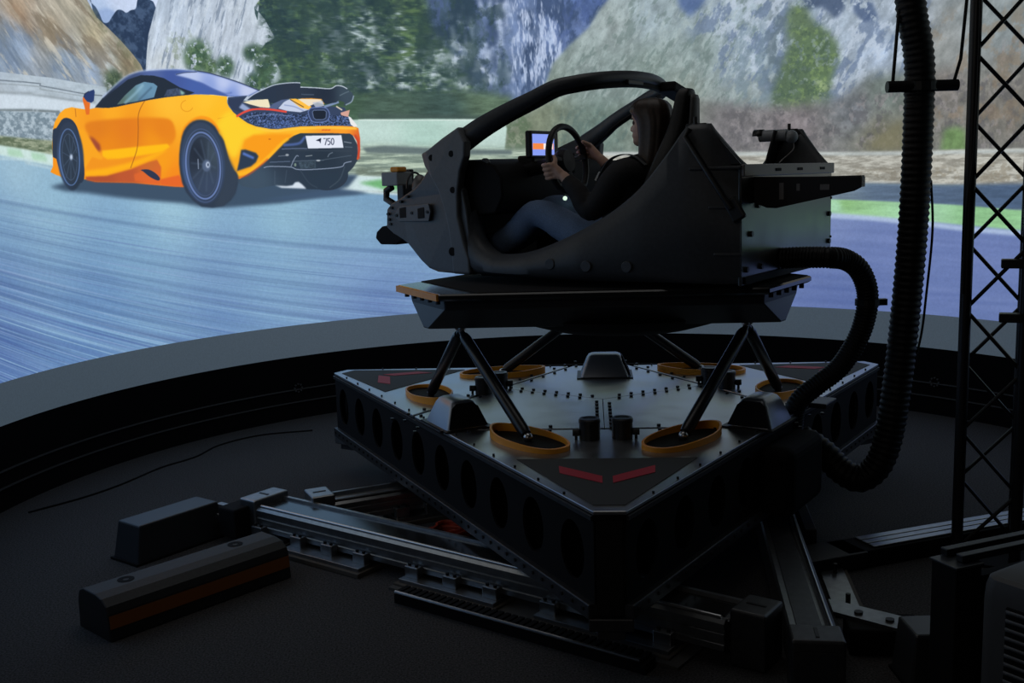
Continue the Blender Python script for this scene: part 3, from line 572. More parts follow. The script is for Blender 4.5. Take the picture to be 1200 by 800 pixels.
    stroke([(353, 110.5), (368, 111)], 1.4, (76, 90, 110), .8, 0, 0); stroke([(398, 112), (404, 109), (409, 107)], 1.2, (104, 122, 134), .7)
    # exhaust
    paint([(361, 131), (365, 126.5), (380, 126), (385, 130), (386, 136), (382, 142), (368, 143), (363, 138)], (52, 66, 98), sm=3); e = spline([(361, 131), (365, 126.5), (380, 126), (385, 130), (386, 136), (382, 142), (368, 143), (363, 138), (361, 131)], 4); stroke(e, 1, (112, 134, 190), .9, 0, 0)
    paint([(366, 131), (368, 129), (380, 129), (382.5, 131), (382, 138), (379, 140), (370, 140), (367.5, 138)], (32, 40, 54)); stroke([(366, 131), (368, 129), (380, 129), (382.5, 131), (382, 138), (379, 140), (370, 140), (367.5, 138), (366, 131)], .8, (116, 136, 176), .9, 0, 0)
    for x0 in (377, 380.5, 384): stroke([(x0, 152.5), (x0 + 3.2, 152)], 1.3, (212, 88, 44), .85, .2, 0)
    # tail panel details
    stroke([(309, 196.5), (316, 195), (340, 195.6), (349, 198.5), (371, 198.2), (399, 195.6), (404, 191), (412, 189)], 1, (150, 164, 188), .9)
    stroke([(332, 170), (345, 169), (352, 167), (356, 162), (358, 160)], 2.8, (82, 106, 168), .9, .3); stroke([(330, 174.5), (346, 174), (360, 174)], 1, (112, 126, 158), .8)
    for a, b, c in (((316, 190), (340, 189), (96, 112, 138)), ((326, 183), (338, 182), (104, 116, 132)), ((342, 189), (380, 187.5), (88, 104, 120)), ((403, 166), (412, 167.5), (140, 152, 166)), ((404, 172), (413, 172.5), (92, 106, 122)), ((358, 183), (366, 182), (150, 160, 166)), ((380, 187), (412, 182), (76, 90, 106)), ((345, 176), (412, 177), (58, 70, 84))): stroke([a, b], 1, c, .85, .2, 0)
    stroke([(341, 195), (344, 188), (347.5, 182.5), (350, 183)], 1, (140, 154, 176), .9); stroke([(384, 184), (386, 180.5), (390, 178.5)], 1, (120, 134, 150), .8)
    paint([(350, 190), (370, 189), (370, 197), (352, 197.5)], (66, 82, 96), a=.8, tex=vary(221, 60, 60, .5)); paint(ell(336.5, 181.5, 2, 1.4), (150, 160, 170)); paint(ell(373, 188, 2.5, 1), (170, 180, 188)); paint(ell(346, 193, 1.3, 2), (120, 140, 130))
    stroke([(322, 200), (322, 216)], .8, (84, 100, 118), .5, 0, 0); stroke([(336, 199), (334, 214)], .8, (78, 94, 112), .5, 0, 0); stroke([(352, 200), (362, 214), (372, 220)], 1.2, (58, 72, 88), .8); stroke([(404, 195), (398, 210), (386, 220)], 1.4, (64, 78, 92), .8)
    # number plate: a dart mark and the digits 750
    paint([(358, 159), (400, 158.3), (402.5, 173), (361, 174)], (226, 232, 246))
    paint([(370, 164.6), (376.4, 161.6), (375.6, 168.2), (374.2, 165.4)], (34, 40, 62)); paint([(370, 164.6), (376.4, 161.6), (374, 164.4)], (34, 40, 62))
    stroke([(379, 162.4), (383, 162.2), (381, 170)], 1.0, (52, 60, 84), 1, 0, 0)
    stroke([(387, 162.1), (384.2, 162.3), (384, 165.2), (386, 165.3), (387, 167), (386, 169.4), (384, 169.5)], 1.0, (52, 60, 84), 1, 0, 0)
    e = ell(389.7, 165.7, 1.5, 3.7); stroke(e + [e[0]], .9, (52, 60, 84), 1, 0, 0)

paint_picture()
_img = bpy.data.images.new('projected_picture', PW, PH)
_px = np.ones((PH, PW, 4), np.float32); _px[..., :3] = np.clip(IMG, 0, 255)[::-1] / 255.0
_img.pixels.foreach_set(_px.ravel()); _img.update(); _img.pack()

# ================================================================== materials
M = {}
M['floor'] = mat('dark_carpet', (0.058, 0.055, 0.056), 0.95, noise=0.85, nscale=130, bump=0.6, bscale=500)
M['wall'] = mat('black_wall', (0.012, 0.012, 0.013), 0.9)
M['ceiling'] = mat('black_ceiling', (0.010, 0.010, 0.011), 0.9)
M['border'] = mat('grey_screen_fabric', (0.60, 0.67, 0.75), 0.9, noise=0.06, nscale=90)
M['skirt'] = mat('black_cloth', (0.006, 0.006, 0.007), 0.95, spec=0.1)
M['trim_metal'] = mat('dull_metal_trim', (0.10, 0.10, 0.10), 0.55, 0.6)

pic = bpy.data.materials.new('projected_image'); pic.use_nodes = True
_nt = pic.node_tree; _b = _nt.nodes['Principled BSDF']
_t = _nt.nodes.new('ShaderNodeTexImage'); _t.image = _img; _t.extension = 'EXTEND'
_uv = _nt.nodes.new('ShaderNodeUVMap'); _uv.uv_map = 'screen'
_nt.links.new(_uv.outputs['UV'], _t.inputs['Vector'])
_b.inputs['Base Color'].default_value = (0.02, 0.02, 0.02, 1); _b.inputs['Roughness'].default_value = 0.9; _b.inputs['Specular IOR Level'].default_value = 0.1
_nt.links.new(_t.outputs['Color'], _b.inputs['Emission Color']); _b.inputs['Emission Strength'].default_value = 1.0

# ================================================================== room
RX0, RX1, RY0, RY1, RZ = -4.6, 5.4, -3.2, 9.4, 4.6
struct('floor', MB().box(((RX0 + RX1) / 2, (RY0 + RY1) / 2, -0.05), (RX1 - RX0, RY1 - RY0, 0.1)), M['floor'])
struct('ceiling', MB().box(((RX0 + RX1) / 2, (RY0 + RY1) / 2, RZ + 0.05), (RX1 - RX0, RY1 - RY0, 0.1)), M['ceiling'])
struct('wall_left', MB().box((RX0 - 0.05, (RY0 + RY1) / 2, RZ / 2), (0.1, RY1 - RY0, RZ)), M['wall'])
struct('wall_right', MB().box((RX1 + 0.05, (RY0 + RY1) / 2, RZ / 2), (0.1, RY1 - RY0, RZ)), M['wall'])
struct('wall_back', MB().box(((RX0 + RX1) / 2, RY1 + 0.05, RZ / 2), (RX1 - RX0, 0.1, RZ)), M['wall'])
struct('wall_front', MB().box(((RX0 + RX1) / 2, RY0 - 0.05, RZ / 2), (RX1 - RX0, 0.1, RZ)), M['wall'])

# ================================================================== curved projection screen
scr = thing('projection_screen', 'large curved projection screen showing an orange sports car on a mountain race track', 'screen', (SCX, SCY + SCR, 0))
def cyl_band(r, z0, z1, n=160, a0=A0, a1=A1):
    rows = []
    for z in (z0, z1): rows.append([(SCX + r * math.cos(math.radians(a1 + (a0 - a1) * k / n)) - SCX, SCY + r * math.sin(math.radians(a1 + (a0 - a1) * k / n)) - SCY - SCR, z) for k in range(n + 1)])
    return rows
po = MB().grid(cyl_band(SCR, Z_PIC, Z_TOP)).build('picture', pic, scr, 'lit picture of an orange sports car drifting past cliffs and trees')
_me = po.data; _uvl = _me.uv_layers.new(name='screen')
for lp in _me.loops:
    vi = lp.vertex_index; _uvl.data[lp.index].uv = ((vi % 161) / 160.0, (vi // 161) * 1.0)
for p in _me.polygons: p.use_smooth = True
def solid_band(r0, r1, z0, z1, n=120):
    lo, hi = cyl_band(r0, z0, z1, n); lo2, hi2 = cyl_band(r1, z0, z1, n)
    return MB().grid([lo, hi, hi2, lo2, lo])
_bb = M['border'].node_tree.nodes['Principled BSDF']     # faint glow added to this band, standing in for stray projector light
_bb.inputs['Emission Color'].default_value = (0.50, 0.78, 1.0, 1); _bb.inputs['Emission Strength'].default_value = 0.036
solid_band(SCR, SCR + 0.03, Z_SKIRT, Z_PIC).build('border', M['border'], scr, 'faintly glowing grey band of screen fabric below the picture', smooth=30)
solid_band(SCR + 0.004, SCR + 0.05, 0.0, Z_SKIRT).build('skirt', M['skirt'], scr, 'black cloth skirt below the screen', smooth=30)
for z in (Z_RAIL0, Z_RAIL1):
    solid_band(SCR - 0.008, SCR + 0.004, z - 0.004, z + 0.004).build('rail', M['trim_metal'], scr, smooth=30)
solid_band(SCR + 0.03, SCR + 0.06, Z_SKIRT, Z_TOP + 0.05, 80).build('backing', M['wall'], scr, smooth=30)
def boss(a):
    """round fastener ring on the skirt"""
    c = (SCR * math.cos(math.radians(a)), SCR * math.sin(math.radians(a)) - SCR)
    n = Vector((-math.cos(math.radians(a)), -math.sin(math.radians(a)), 0)); t = Vector((-n.y, n.x, 0)); mb = MB()
    for k in range(8):
        g = 2 * PI * k / 8; p = Vector((c[0], c[1], Z_RAIL1 + 0.012)) + t * 0.03 * math.cos(g) + Vector((0, 0, 0.03 * math.sin(g)))
        mb.cyl(p, p + n * 0.014, 0.007, 6)
    return mb
for a in (128.2, 39.5): boss(a).build('fastener_ring', M['trim_metal'], scr)

# ================================================================== object materials
M['plate'] = mat('satin_deck_plate', (0.50, 0.52, 0.55), 0.36, 1.0, noise=0.10, nscale=6, rvar=0.06)
M['black'] = mat('black_paint', (0.010, 0.010, 0.011), 0.45)
M['matte'] = mat('black_matte', (0.008, 0.008, 0.009), 0.8, spec=0.2)
M['grip'] = mat('dark_grip_sheet', (0.035, 0.036, 0.036), 0.75, noise=0.2, nscale=300)
M['red'] = mat('red_marking', (0.50, 0.015, 0.035), 0.6)
M['orange'] = mat('orange_rubber', (0.95, 0.36, 0.02), 0.45)
M['rim'] = mat('dark_steel', (0.05, 0.052, 0.056), 0.4, 0.8)
M['carbon'] = mat('black_carbon_tube', (0.018, 0.018, 0.02), 0.3, noise=0.2, nscale=200)
M['steel'] = mat('bright_steel', (0.55, 0.56, 0.58), 0.3, 1.0)
M['alu'] = mat('brushed_aluminium', (0.36, 0.37, 0.38), 0.38, 1.0, noise=0.12, nscale=30)
M['alu_dark'] = mat('dark_aluminium', (0.12, 0.122, 0.128), 0.42, 0.9, noise=0.15, nscale=30)
M['hood'] = mat('grey_painted_hood', (0.30, 0.32, 0.36), 0.36, 0.8)

# ================================================================== the moving deck
def clip(poly, n, d):
    """keep the part of a 2-D polygon where p.n <= d"""
    out = []
    for i in range(len(poly)):
        a, b = poly[i], poly[(i + 1) % len(poly)]
        fa, fb = a[0] * n[0] + a[1] * n[1] - d, b[0] * n[0] + b[1] * n[1] - d
        if fa <= 0: out.append(a)
        if fa * fb < 0:
            t = fa / (fa - fb); out.append((a[0] + (b[0] - a[0]) * t, a[1] + (b[1] - a[1]) * t))
    return out
def pol(r, deg): return (r * math.cos(math.radians(deg)), r * math.sin(math.radians(deg)))
def inset(poly, g):
    c = (sum(p[0] for p in poly) / len(poly), sum(p[1] for p in poly) / len(poly)); out = poly
    for i in range(len(poly)):
        a, b = poly[i], poly[(i + 1) % len(poly)]
        L = math.hypot(b[0] - a[0], b[1] - a[1])
        if L < 1e-6: continue
        n = ((b[1] - a[1]) / L, -(b[0] - a[0]) / L)
        d = n[0] * a[0] + n[1] * a[1]
        if c[0] * n[0] + c[1] * n[1] > d: n = (-n[0], -n[1]); d = -d
        out = clip(out, n, d - g)
    return out
deck = thing('motion_deck', 'big triangular black steel motion deck with riveted grey top plates and red corner chevrons', 'platform', (DX, DY, 0.12), DYAW)
ANG = (-90, 30, 150); R0, T0 = 1.859, 1.84
HEX = [pol(R0, a + s * T0) for a in ANG for s in (-1, 1)]
def slab(poly, z0, z1): return MB().prism([(x, y, z0) for x, y in poly], (0, 0, z1 - z0))
slab(inset(HEX, 0.006), 0.565, 0.586).build('under_frame', M['matte'], deck)
for a in ANG:
    d = pol(1, a)
    pl = inset(clip(HEX, (-d[0], -d[1]), -0.657), 0.004)
    slab(pl, 0.586, 0.60).build('top_plate', M['plate'], deck, bevel=0.003)
C3 = HEX
for a in ANG: C3 = clip(C3, pol(1, a), 0.635)
for k, a in enumerate(ANG):
    d1 = pol(1, a + 90); d2 = pol(1, a + 120 - 90)
    pl = clip(clip(C3, (-d1[0], -d1[1]), -0.002), (-d2[0], -d2[1]), -0.002)
    slab(pl, 0.586, 0.60).build('top_plate', M['plate'], deck, bevel=0.002)
def rot2(p, a):
    c, s = math.cos(math.radians(a)), math.sin(math.radians(a)); return (p[0] * c - p[1] * s, p[0] * s + p[1] * c)
for k, a in enumerate(ANG):
    q = a + 90
    # dark grip sheet with a red chevron at each corner
    g = [rot2(p, q) for p in ((-0.37, -1.17), (0.37, -1.17), (0.055, -1.79), (-0.055, -1.79))]
    slab(g, 0.600, 0.6025).build('grip_sheet', M['grip'], deck)
    for s in (-1, 1):
        c = [rot2((s * x, y), q) for x, y in ((0.192, -1.285), (0.186, -1.385), (0.020, -1.525), (0.020, -1.435))]
        slab(c, 0.6025, 0.6045).build('chevron_mark', M['red'], deck, 'red chevron bar')
    # orange guards round the slots of the legs
    for s in (-1, 1):
        ax = (-0.63, 0.777) if s < 0 else (0.63, 0.777)           # along the slot, towards the leg's top joint
        px_ = (-ax[1], ax[0])
        cx, cy = s * 0.345, -0.872
        out = []
        for i in range(36):
            t = 2 * PI * i / 36; u = math.cos(t); w = math.sin(t)
            uu = 0.255 * (abs(u) ** 0.8) * (1 if u > 0 else -1); ww = 0.118 * (abs(w) ** 0.85) * (1 if w > 0 else -1) * (1.0 - 0.42 * max(0, u) ** 1.5)
            out.append(rot2((cx + ax[0] * uu + px_[0] * ww, cy + ax[1] * uu + px_[1] * ww), q))
        cc = rot2((cx, cy), q)
        inn = [(cc[0] + (p[0] - cc[0]) * 0.94, cc[1] + (p[1] - cc[1]) * 0.94) for p in out]
        hh = [0.630 + 0.010 * math.cos(2 * PI * i / 36) for i in range(36)]
        rows = [[(*p, 0.600) for p in out], [(p[0], p[1], h) for p, h in zip(out, hh)], [(p[0], p[1], h) for p, h in zip(inn, hh)], [(*p, 0.602) for p in inn]]
        gd = MB().grid(rows, True).build('slot_guard', M['orange'], deck, 'orange rubber guard round a leg slot', smooth=40)
        slab(inn, 0.600, 0.6012).build('slot_opening', M['matte'], gd)
# rivets beside the seams
rv = MB()
def rivet(x, y, r=0.009): rv.cyl((x, y, 0.600), (x, y, 0.609), r, 8)
for k, a in enumerate(ANG):
    d = pol(1, a); n = pol(1, a + 90)
    for i in range(8):
        t = 0.10 + i * 0.074
        for s in (-1, 1): rivet(d[0] * (t + .02 * s) + n[0] * 0.032 * s, d[1] * (t + .02 * s) + n[1] * 0.032 * s)
    for i in range(-7, 8):
        if abs(i) < 2: continue
        for s in (-1, 1): rivet(d[0] * (0.646 + 0.04 * s) + n[0] * i * 0.125, d[1] * (0.646 + 0.04 * s) + n[1] * i * 0.125)
for i in range(6):
    a, b = HEX[i], HEX[(i + 1) % 6]; L = math.hypot(a[0] - b[0], a[1] - b[1])
    for j in range(1, int(L / 0.2)):
        t = j / int(L / 0.2); x, y = a[0] + (b[0] - a[0]) * t, a[1] + (b[1] - a[1]) * t; r = math.hypot(x, y); rivet(x * (1 - .025 / r), y * (1 - .025 / r), 0.005)
o = rv.build('rivet', M['black'], deck); o['kind'] = 'stuff'
# side walls with round lightening holes, a flange along the foot and ribs behind
def holed_panel(a, b, z0, z1, cells, r, m=28):
    """panel from a to b (2-D) between two heights, one round hole per cell"""
    mb = MB(); L = math.hypot(b[0] - a[0], b[1] - a[1]); d = ((b[0] - a[0]) / L, (b[1] - a[1]) / L); zc = (z0 + z1) / 2; w = L / cells
    def P(u, z): return (a[0] + d[0] * u, a[1] + d[1] * u, z)
    for c in range(cells):
        u0, u1 = c * w, (c + 1) * w; uc = (u0 + u1) / 2; inn = []; out = []
        for k in range(m):
            t = 2 * PI * (k + .5) / m; x, y = math.cos(t), math.sin(t); s = min((w / 2) / max(abs(x), 1e-6), ((z1 - z0) / 2) / max(abs(y), 1e-6))
            inn.append(P(uc + r * x, zc + 1.25 * r * y)); out.append(P(uc + s * x, zc + s * y))
        mb.grid([inn, out], True)
        for (su, sz) in ((1, 1), (-1, 1), (-1, -1), (1, -1)):     # corners of the cell
            k = min(range(m), key=lambda k: -su * (1 if math.cos(2 * PI * (k + .5) / m) * su > 0 else -9) + abs(abs(math.tan(2 * PI * (k + .5) / m)) - (z1 - z0) / w) + (0 if math.sin(2 * PI * (k + .5) / m) * sz > 0 else 9))
        for k in range(m):
            t0, t1 = 2 * PI * (k + .5) / m, 2 * PI * (k + 1.5) / m
            for (su, sz) in ((1, 1), (-1, 1), (-1, -1), (1, -1)):
                tc = math.atan2(sz * (z1 - z0) / 2, su * w / 2) % (2 * PI)
                if t0 <= tc <= t1: mb.add([out[k], P(uc + su * w / 2, zc + sz * (z1 - z0) / 2), out[(k + 1) % m]], [(0, 1, 2)])
    return mb
for k in range(3):
    a, b = inset(HEX, 0.012)[2 * k + 1], inset(HEX, 0.012)[(2 * k + 2) % 6]
    mb = holed_panel(a, b, 0.255, 0.572, 10, 0.088); mb.build('side_panel', M['matte'], deck, solid=0.010)
    L = math.hypot(b[0] - a[0], b[1] - a[1]); d = ((b[0] - a[0]) / L, (b[1] - a[1]) / L); n = (d[1], -d[0])
    MB().bar((a[0] + n[0] * .008, a[1] + n[1] * .008, 0.232), (b[0] + n[0] * .008, b[1] + n[1] * .008, 0.232), 0.045, 0.055).build('bottom_flange', M['alu_dark'], deck, bevel=0.004)
    MB().bar((a[0] + n[0] * .010, a[1] + n[1] * .010, 0.574), (b[0] + n[0] * .010, b[1] + n[1] * .010, 0.574), 0.012, 0.016).build('edge_strip', M['alu_dark'], deck)
    for j in range(1, 10):
        t = j / 10; x, y = a[0] + (b[0] - a[0]) * t - n[0] * .16, a[1] + (b[1] - a[1]) * t - n[1] * .16
        MB().box((x, y, 0.405), (0.012, 0.26, 0.31), rz=math.atan2(n[1], n[0]) - PI / 2).build('rib', M['matte'], deck)
    bo = MB()
    for j in range(0, 40):
        t = (j + .5) / 40; x, y = a[0] + (b[0] - a[0]) * t, a[1] + (b[1] - a[1]) * t
        bo.cyl((x + n[0] * .028, y + n[1] * .028, 0.236), (x + n[0] * .036, y + n[1] * .036, 0.236), 0.008, 6)
    o = bo.build('flange_bolt', M['black'], deck); o['kind'] = 'stuff'
for k in range(3):
    a, b = inset(HEX, 0.012)[2 * k], inset(HEX, 0.012)[2 * k + 1]
    m_ = pol(1, ANG[k]); mb = MB()
    mb.prism([(a[0], a[1], 0.205), (b[0], b[1], 0.205), (b[0], b[1], 0.572), (a[0], a[1], 0.572)], (-m_[0] * .08, -m_[1] * .08, 0))
    mb.build('corner_post', M['black'], deck, bevel=0.01)
    c = pol(1.79, ANG[k])
    MB().box((c[0], c[1], 0.183), (0.16, 0.14, 0.05), rz=math.radians(ANG[k] + 90)).build('corner_foot', M['alu'] if k else M['alu_dark'], deck, bevel=0.006)
    MB().box((c[0], c[1], 0.140), (0.10, 0.10, 0.04), rz=math.radians(ANG[k] + 90)).build('guide_block', M['alu_dark'], deck, bevel=0.004)
# hoods and sensor pods on the deck
def hood(cx, cy, rz):
    mb = MB(); prof = []
    for (hx, hy, z) in ((0.142, 0.108, 0.600), (0.138, 0.102, 0.618), (0.105, 0.070, 0.700), (0.092, 0.056, 0.722), (0.078, 0.044, 0.730)):
        ring = []
        for sx, sy in ((-1, -1), (1, -1), (1, 1), (-1, 1)):
            for i in range(4):
                t = {(-1, -1): 180, (1, -1): 270, (1, 1): 0, (-1, 1): 90}[(sx, sy)] + 30 * i; rr = 0.022
                x, y = sx * (hx - rr) + rr * math.cos(math.radians(t)), sy * (hy - rr) + rr * math.sin(math.radians(t))
                ring.append((cx + x * math.cos(rz) - y * math.sin(rz), cy + x * math.sin(rz) + y * math.cos(rz), z))
        prof.append(ring)
    mb.grid(prof, True); mb.f.append(tuple(range(len(mb.v) - 16, len(mb.v))))
    hd = mb.build('vent_hood', M['hood'], deck, 'grey sloped hood', smooth=30)
    fl = MB().box((cx, cy, 0.604), (0.32, 0.245, 0.007), rz=rz).build('hood_flange', M['black'], hd)
    e = (cx + 0.124 * math.cos(rz), cy + 0.124 * math.sin(rz))
    mth = []
    for (w, z) in ((-0.098, 0.612), (0.098, 0.612), (0.066, 0.700), (0.04, 0.718), (-0.04, 0.718), (-0.066, 0.700)):
        x = 0.143 - (z - 0.612) * 0.43
        mth.append((cx + x * math.cos(rz) - w * math.sin(rz), cy + x * math.sin(rz) + w * math.cos(rz), z))
    MB().prism(mth, (0.004 * math.cos(rz), 0.004 * math.sin(rz), 0.002)).build('hood_mouth', M['matte'], hd)
hood(-0.700, -0.520, math.radians(-60)); hood(0.715, -0.570, math.radians(240)); hood(0.020, 0.665, math.radians(-90) * 0)
def pod(x, y, side):
    mb = MB(); mb.lathe([(0, 0.600), (0.046, 0.600), (0.046, 0.672), (0.048, 0.674), (0.048, 0.688), (0.044, 0.692), (0, 0.692)], (x, y, 0), 20)
    p = mb.build('sensor_pod', M['black'], deck, smooth=40)
    k = MB(); k.cyl((x + side * 0.046, y - .01, 0.632), (x + side * 0.075, y - .01, 0.632), 0.016, 10); k.box((x + side * .06, y - .01, .612), (.012, .012, .03)); k.build('pod_clamp', M['black'], p, smooth=40)
    MB().lathe([(0.030, 0.692), (0.044, 0.692), (0.044, 0.694), (0.030, 0.694)], (x, y, 0), 20).build('pod_rim', M['alu_dark'], p, smooth=40)
for x, y, s in ((-0.068, -0.835, -1), (0.076, -0.825, 1), (-0.640, 0.185, -1), (-0.565, 0.310, 1), (0.668, 0.240, 1), (0.590, 0.360, -1)): pod(x, y, s)
MB().box((0.85, -0.64, 0.385), (0.44, 0.16, 0.32), rz=math.radians(60)).build('cable_box', M['matte'], deck, bevel=0.05, seg=4)
MB().box((1.075, -0.215, 0.612), (0.17, 0.09, 0.025), rz=math.radians(60)).build('cable_clamp', M['black'], deck, bevel=0.006)

# ================================================================== six legs
LR, LZ = 0.79, 1.052
_dk = Matrix.Translation((DX, DY, 0)) @ Matrix.Rotation(DYAW, 4, 'Z')
LEGS = [  # (foot corner, side, joint angle, words)
    (-90, -1, 210, 'black telescopic leg nearest the viewer on the left, from front slot to platform left corner'),
    (-90, 1, 330, 'black telescopic leg nearest the viewer on the right, from front slot to platform right corner'),
    (150, 1, 210, 'leftmost black telescopic leg, rising from a slot beside the left hood'),
    (150, -1, 90, 'thin black leg far left, leaning inward behind the front left leg'),
    (30, -1, 330, 'rightmost black telescopic leg, rising from a slot beside the right hood'),
    (30, 1, 90, 'thin black leg far right, mostly hidden and leaning left below the platform'),
]
for ca, s, ja, lab in LEGS:
    q = rot2((s * 0.335, -0.875), ca + 90)
    foot = _dk @ Vector((q[0], q[1], 0.612)); p = pol(LR, ja + (-2.2 if (ca, s) in ((-90, -1), (150, -1), (30, -1)) else 2.2)); top = _dk @ Vector((p[0], p[1], LZ))
    t = thing('telescopic_leg', lab, 'leg', tuple(foot), 0, 'six legs carrying the upper platform')
    d = top - foot; n = d.normalized(); Z = Vector((0, 0, foot.z)); E = d + Z
    MB().tube([Z + n * 0.03, Z + n * 0.05, E - n * 0.10, E - n * 0.075], [0.024, 0.028, 0.028, 0.022], 18).build('tube', M['carbon'], t, smooth=40)
    MB().ball(tuple(Z + n * 0.01), 0.022).build('lower_joint', M['steel'], t, 'bright lower ball joint', smooth=60)
    MB().tube([E - n * 0.085, E - n * 0.03], [0.018, 0.013], 14).build('rod_end', M['rim'], t, smooth=40)
    MB().ball(tuple(E - n * 0.012), 0.019).build('upper_joint', M['steel'], t, smooth=60)

# ================================================================== upper platform
up = thing('upper_platform', 'black boat-shaped upper platform under the cockpit with an orange strip on its left tip', 'platform', (DX, DY, 0.978), DYAW)
def tri(ap, hw, z):
    """triangle with cut tips towards 210, 330 and 90 degrees: tip distance ap, half length of the cut hw"""
    out = []
    for a in (210, 330, 90):
        c = pol(ap, a); n = pol(1, a + 90); out += [(c[0] - n[0] * hw, c[1] - n[1] * hw, z), (c[0] + n[0] * hw, c[1] + n[1] * hw, z)]
    return out
M['gloss'] = mat('glossy_black_top', (0.02, 0.021, 0.022), 0.16, 0.0, spec=0.8)
M['hull'] = mat('dark_blue_grey_hull', (0.022, 0.025, 0.03), 0.42)
o = MB().grid([tri(0.985, .268, 1.212), tri(1.0, .275, 1.222), tri(1.0, .275, 1.238), tri(0.993, .272, 1.245)], True)
o.f.append(tuple(range(18, 24))); o.f.append(tuple(range(6))[::-1]); o.build('top_plate', M['gloss'], up, 'glossy black top plate')
pad = clip([p[:2] for p in tri(0.985, .268, 0)], pol(1, 210), 0.845)
MB().prism([(x, y, 1.2452) for x, y in pad], (0, 0, 0.003)).build('rubber_mat', M['matte'], up, 'dull black rubber mat over most of the top')
o = MB().grid([tri(0.955, .225, 1.212), tri(0.95, .215, 1.165), tri(0.965, .028, 1.058), tri(0.90, .02, 1.052)], True)
o.f.append(tuple(range(18, 24))); o.build('hull', M['hull'], up, 'black hull with slanted tips', bevel=0.006)
o = MB().lathe([(0.56, 1.075), (0.50, 1.030), (0.38, 0.995), (0.2, 0.982), (0, 0.978)], (0.10, -0.05, 0), 40); o.build('belly', M['matte'], up, 'rounded black belly', smooth=50)
for k, a in enumerate((210, 330, 90)):
    c = pol(1.003, a); n = pol(1, a + 90)
    if k == 0: MB().bar((c[0] - n[0] * .272, c[1] - n[1] * .272, 1.228), (c[0] + n[0] * .262, c[1] + n[1] * .262, 1.228), 0.012, 0.030).build('orange_strip', M['orange'], up, 'orange edge strip')
    bo = MB()
    for i in range(5):
        t = -0.2 + 0.1 * i; c2 = pol(0.978, a); bo.cyl((c2[0] + n[0] * t, c2[1] + n[1] * t, 1.192), (c2[0] + n[0] * t, c2[1] + n[1] * t, 1.213), 0.012, 8)
    o = bo.build('bolt', M['black'], up); o['kind'] = 'stuff'
    j = pol(LR, a); MB().box((j[0], j[1], 1.075), (0.13, 0.10, 0.05), rz=math.radians(a + 90)).build('joint_bracket', M['black'], up, bevel=0.012)

# ================================================================== the cockpit (x forward, y to the car's left, z up)
M['tub'] = mat('dark_carbon_shell', (0.056, 0.062, 0.071), 0.48, noise=0.12, nscale=60, bump=0.05, bscale=90)
M['shell_grey'] = mat('grey_primer_shell', (0.088, 0.097, 0.108), 0.52, noise=0.08, nscale=50)
M['trim_black'] = mat('black_trim', (0.006, 0.006, 0.007), 0.75, spec=0.25)
M['rear'] = mat('grey_satin_sheet', (0.11, 0.115, 0.115), 0.33, 0.9, noise=0.1, nscale=5, rvar=0.05)
M['rear_lip'] = mat('grey_sheet_lip', (0.22, 0.21, 0.21), 0.5, 0.4)
M['leather'] = mat('black_leather', (0.012, 0.012, 0.012), 0.5, bump=0.2, bscale=300)
M['seat_shell'] = mat('grey_seat_shell', (0.10, 0.098, 0.095), 0.6)
M['glass_screen'] = mat('instrument_screen', (0.02, 0.02, 0.03), 0.3, emit=(0.20, 0.28, 0.75), estr=1.2)
M['scr_orange'] = mat('instrument_orange', (0.1, 0.05, 0.02), 0.5, emit=(0.9, 0.25, 0.06), estr=1.0)
M['scr_white'] = mat('instrument_white', (0.5, 0.5, 0.5), 0.5, emit=(0.9, 0.85, 0.85), estr=1.0)
M['led'] = mat('lit_button', (0.6, 0.7, 0.6), 0.5, emit=(0.75, 1.0, 0.80), estr=1.0)
M['grey_plastic'] = mat('grey_plastic', (0.26, 0.28, 0.30), 0.45)
M['glass'] = mat('dark_lens', (0.05, 0.06, 0.07), 0.08, spec=0.9)
ck = thing('driving_cockpit', 'dark carbon sports car cockpit shell with open doors mounted on the upper platform', 'cockpit', (CX, CY, PZ), CYAW)

def interp(x, tab):
    for i in range(len(tab) - 1):
        a, b = tab[i], tab[i + 1]
        if (a[0] - x) * (b[0] - x) <= 0 and a[0] != b[0]:
            t = (x - a[0]) / (b[0] - a[0]); return a[1] + (b[1] - a[1]) * t
    return tab[0][1] if abs(x - tab[0][0]) < abs(x - tab[-1][0]) else tab[-1][1]
WID = [(-0.93, .60), (-0.75, .655), (-0.5, .70), (-0.2, .735), (0.1, .735), (0.3, .715), (0.45, .68), (0.7, .62), (1.0, .50), (1.15, .44)]
LIPZ = [(-0.928, 1.778), (-0.90, 1.805), (-0.85, 1.868), (-0.805, 1.925), (-0.785, 1.955), (-0.715, 1.958), (-0.69, 1.95)] + spline([(-0.67, 1.928), (-0.59, 1.820), (-0.485, 1.698), (-0.36, 1.600), (-0.205, 1.513), (-0.02, 1.437), (0.12, 1.398), (0.25, 1.388), (0.33, 1.405), (0.40, 1.450), (0.44, 1.52), (0.455, 1.60)], 6)
BOTZ = [(-0.94, 1.262), (0.0, 1.272), (0.6, 1.285)]
def wid(s): return interp(s, WID)
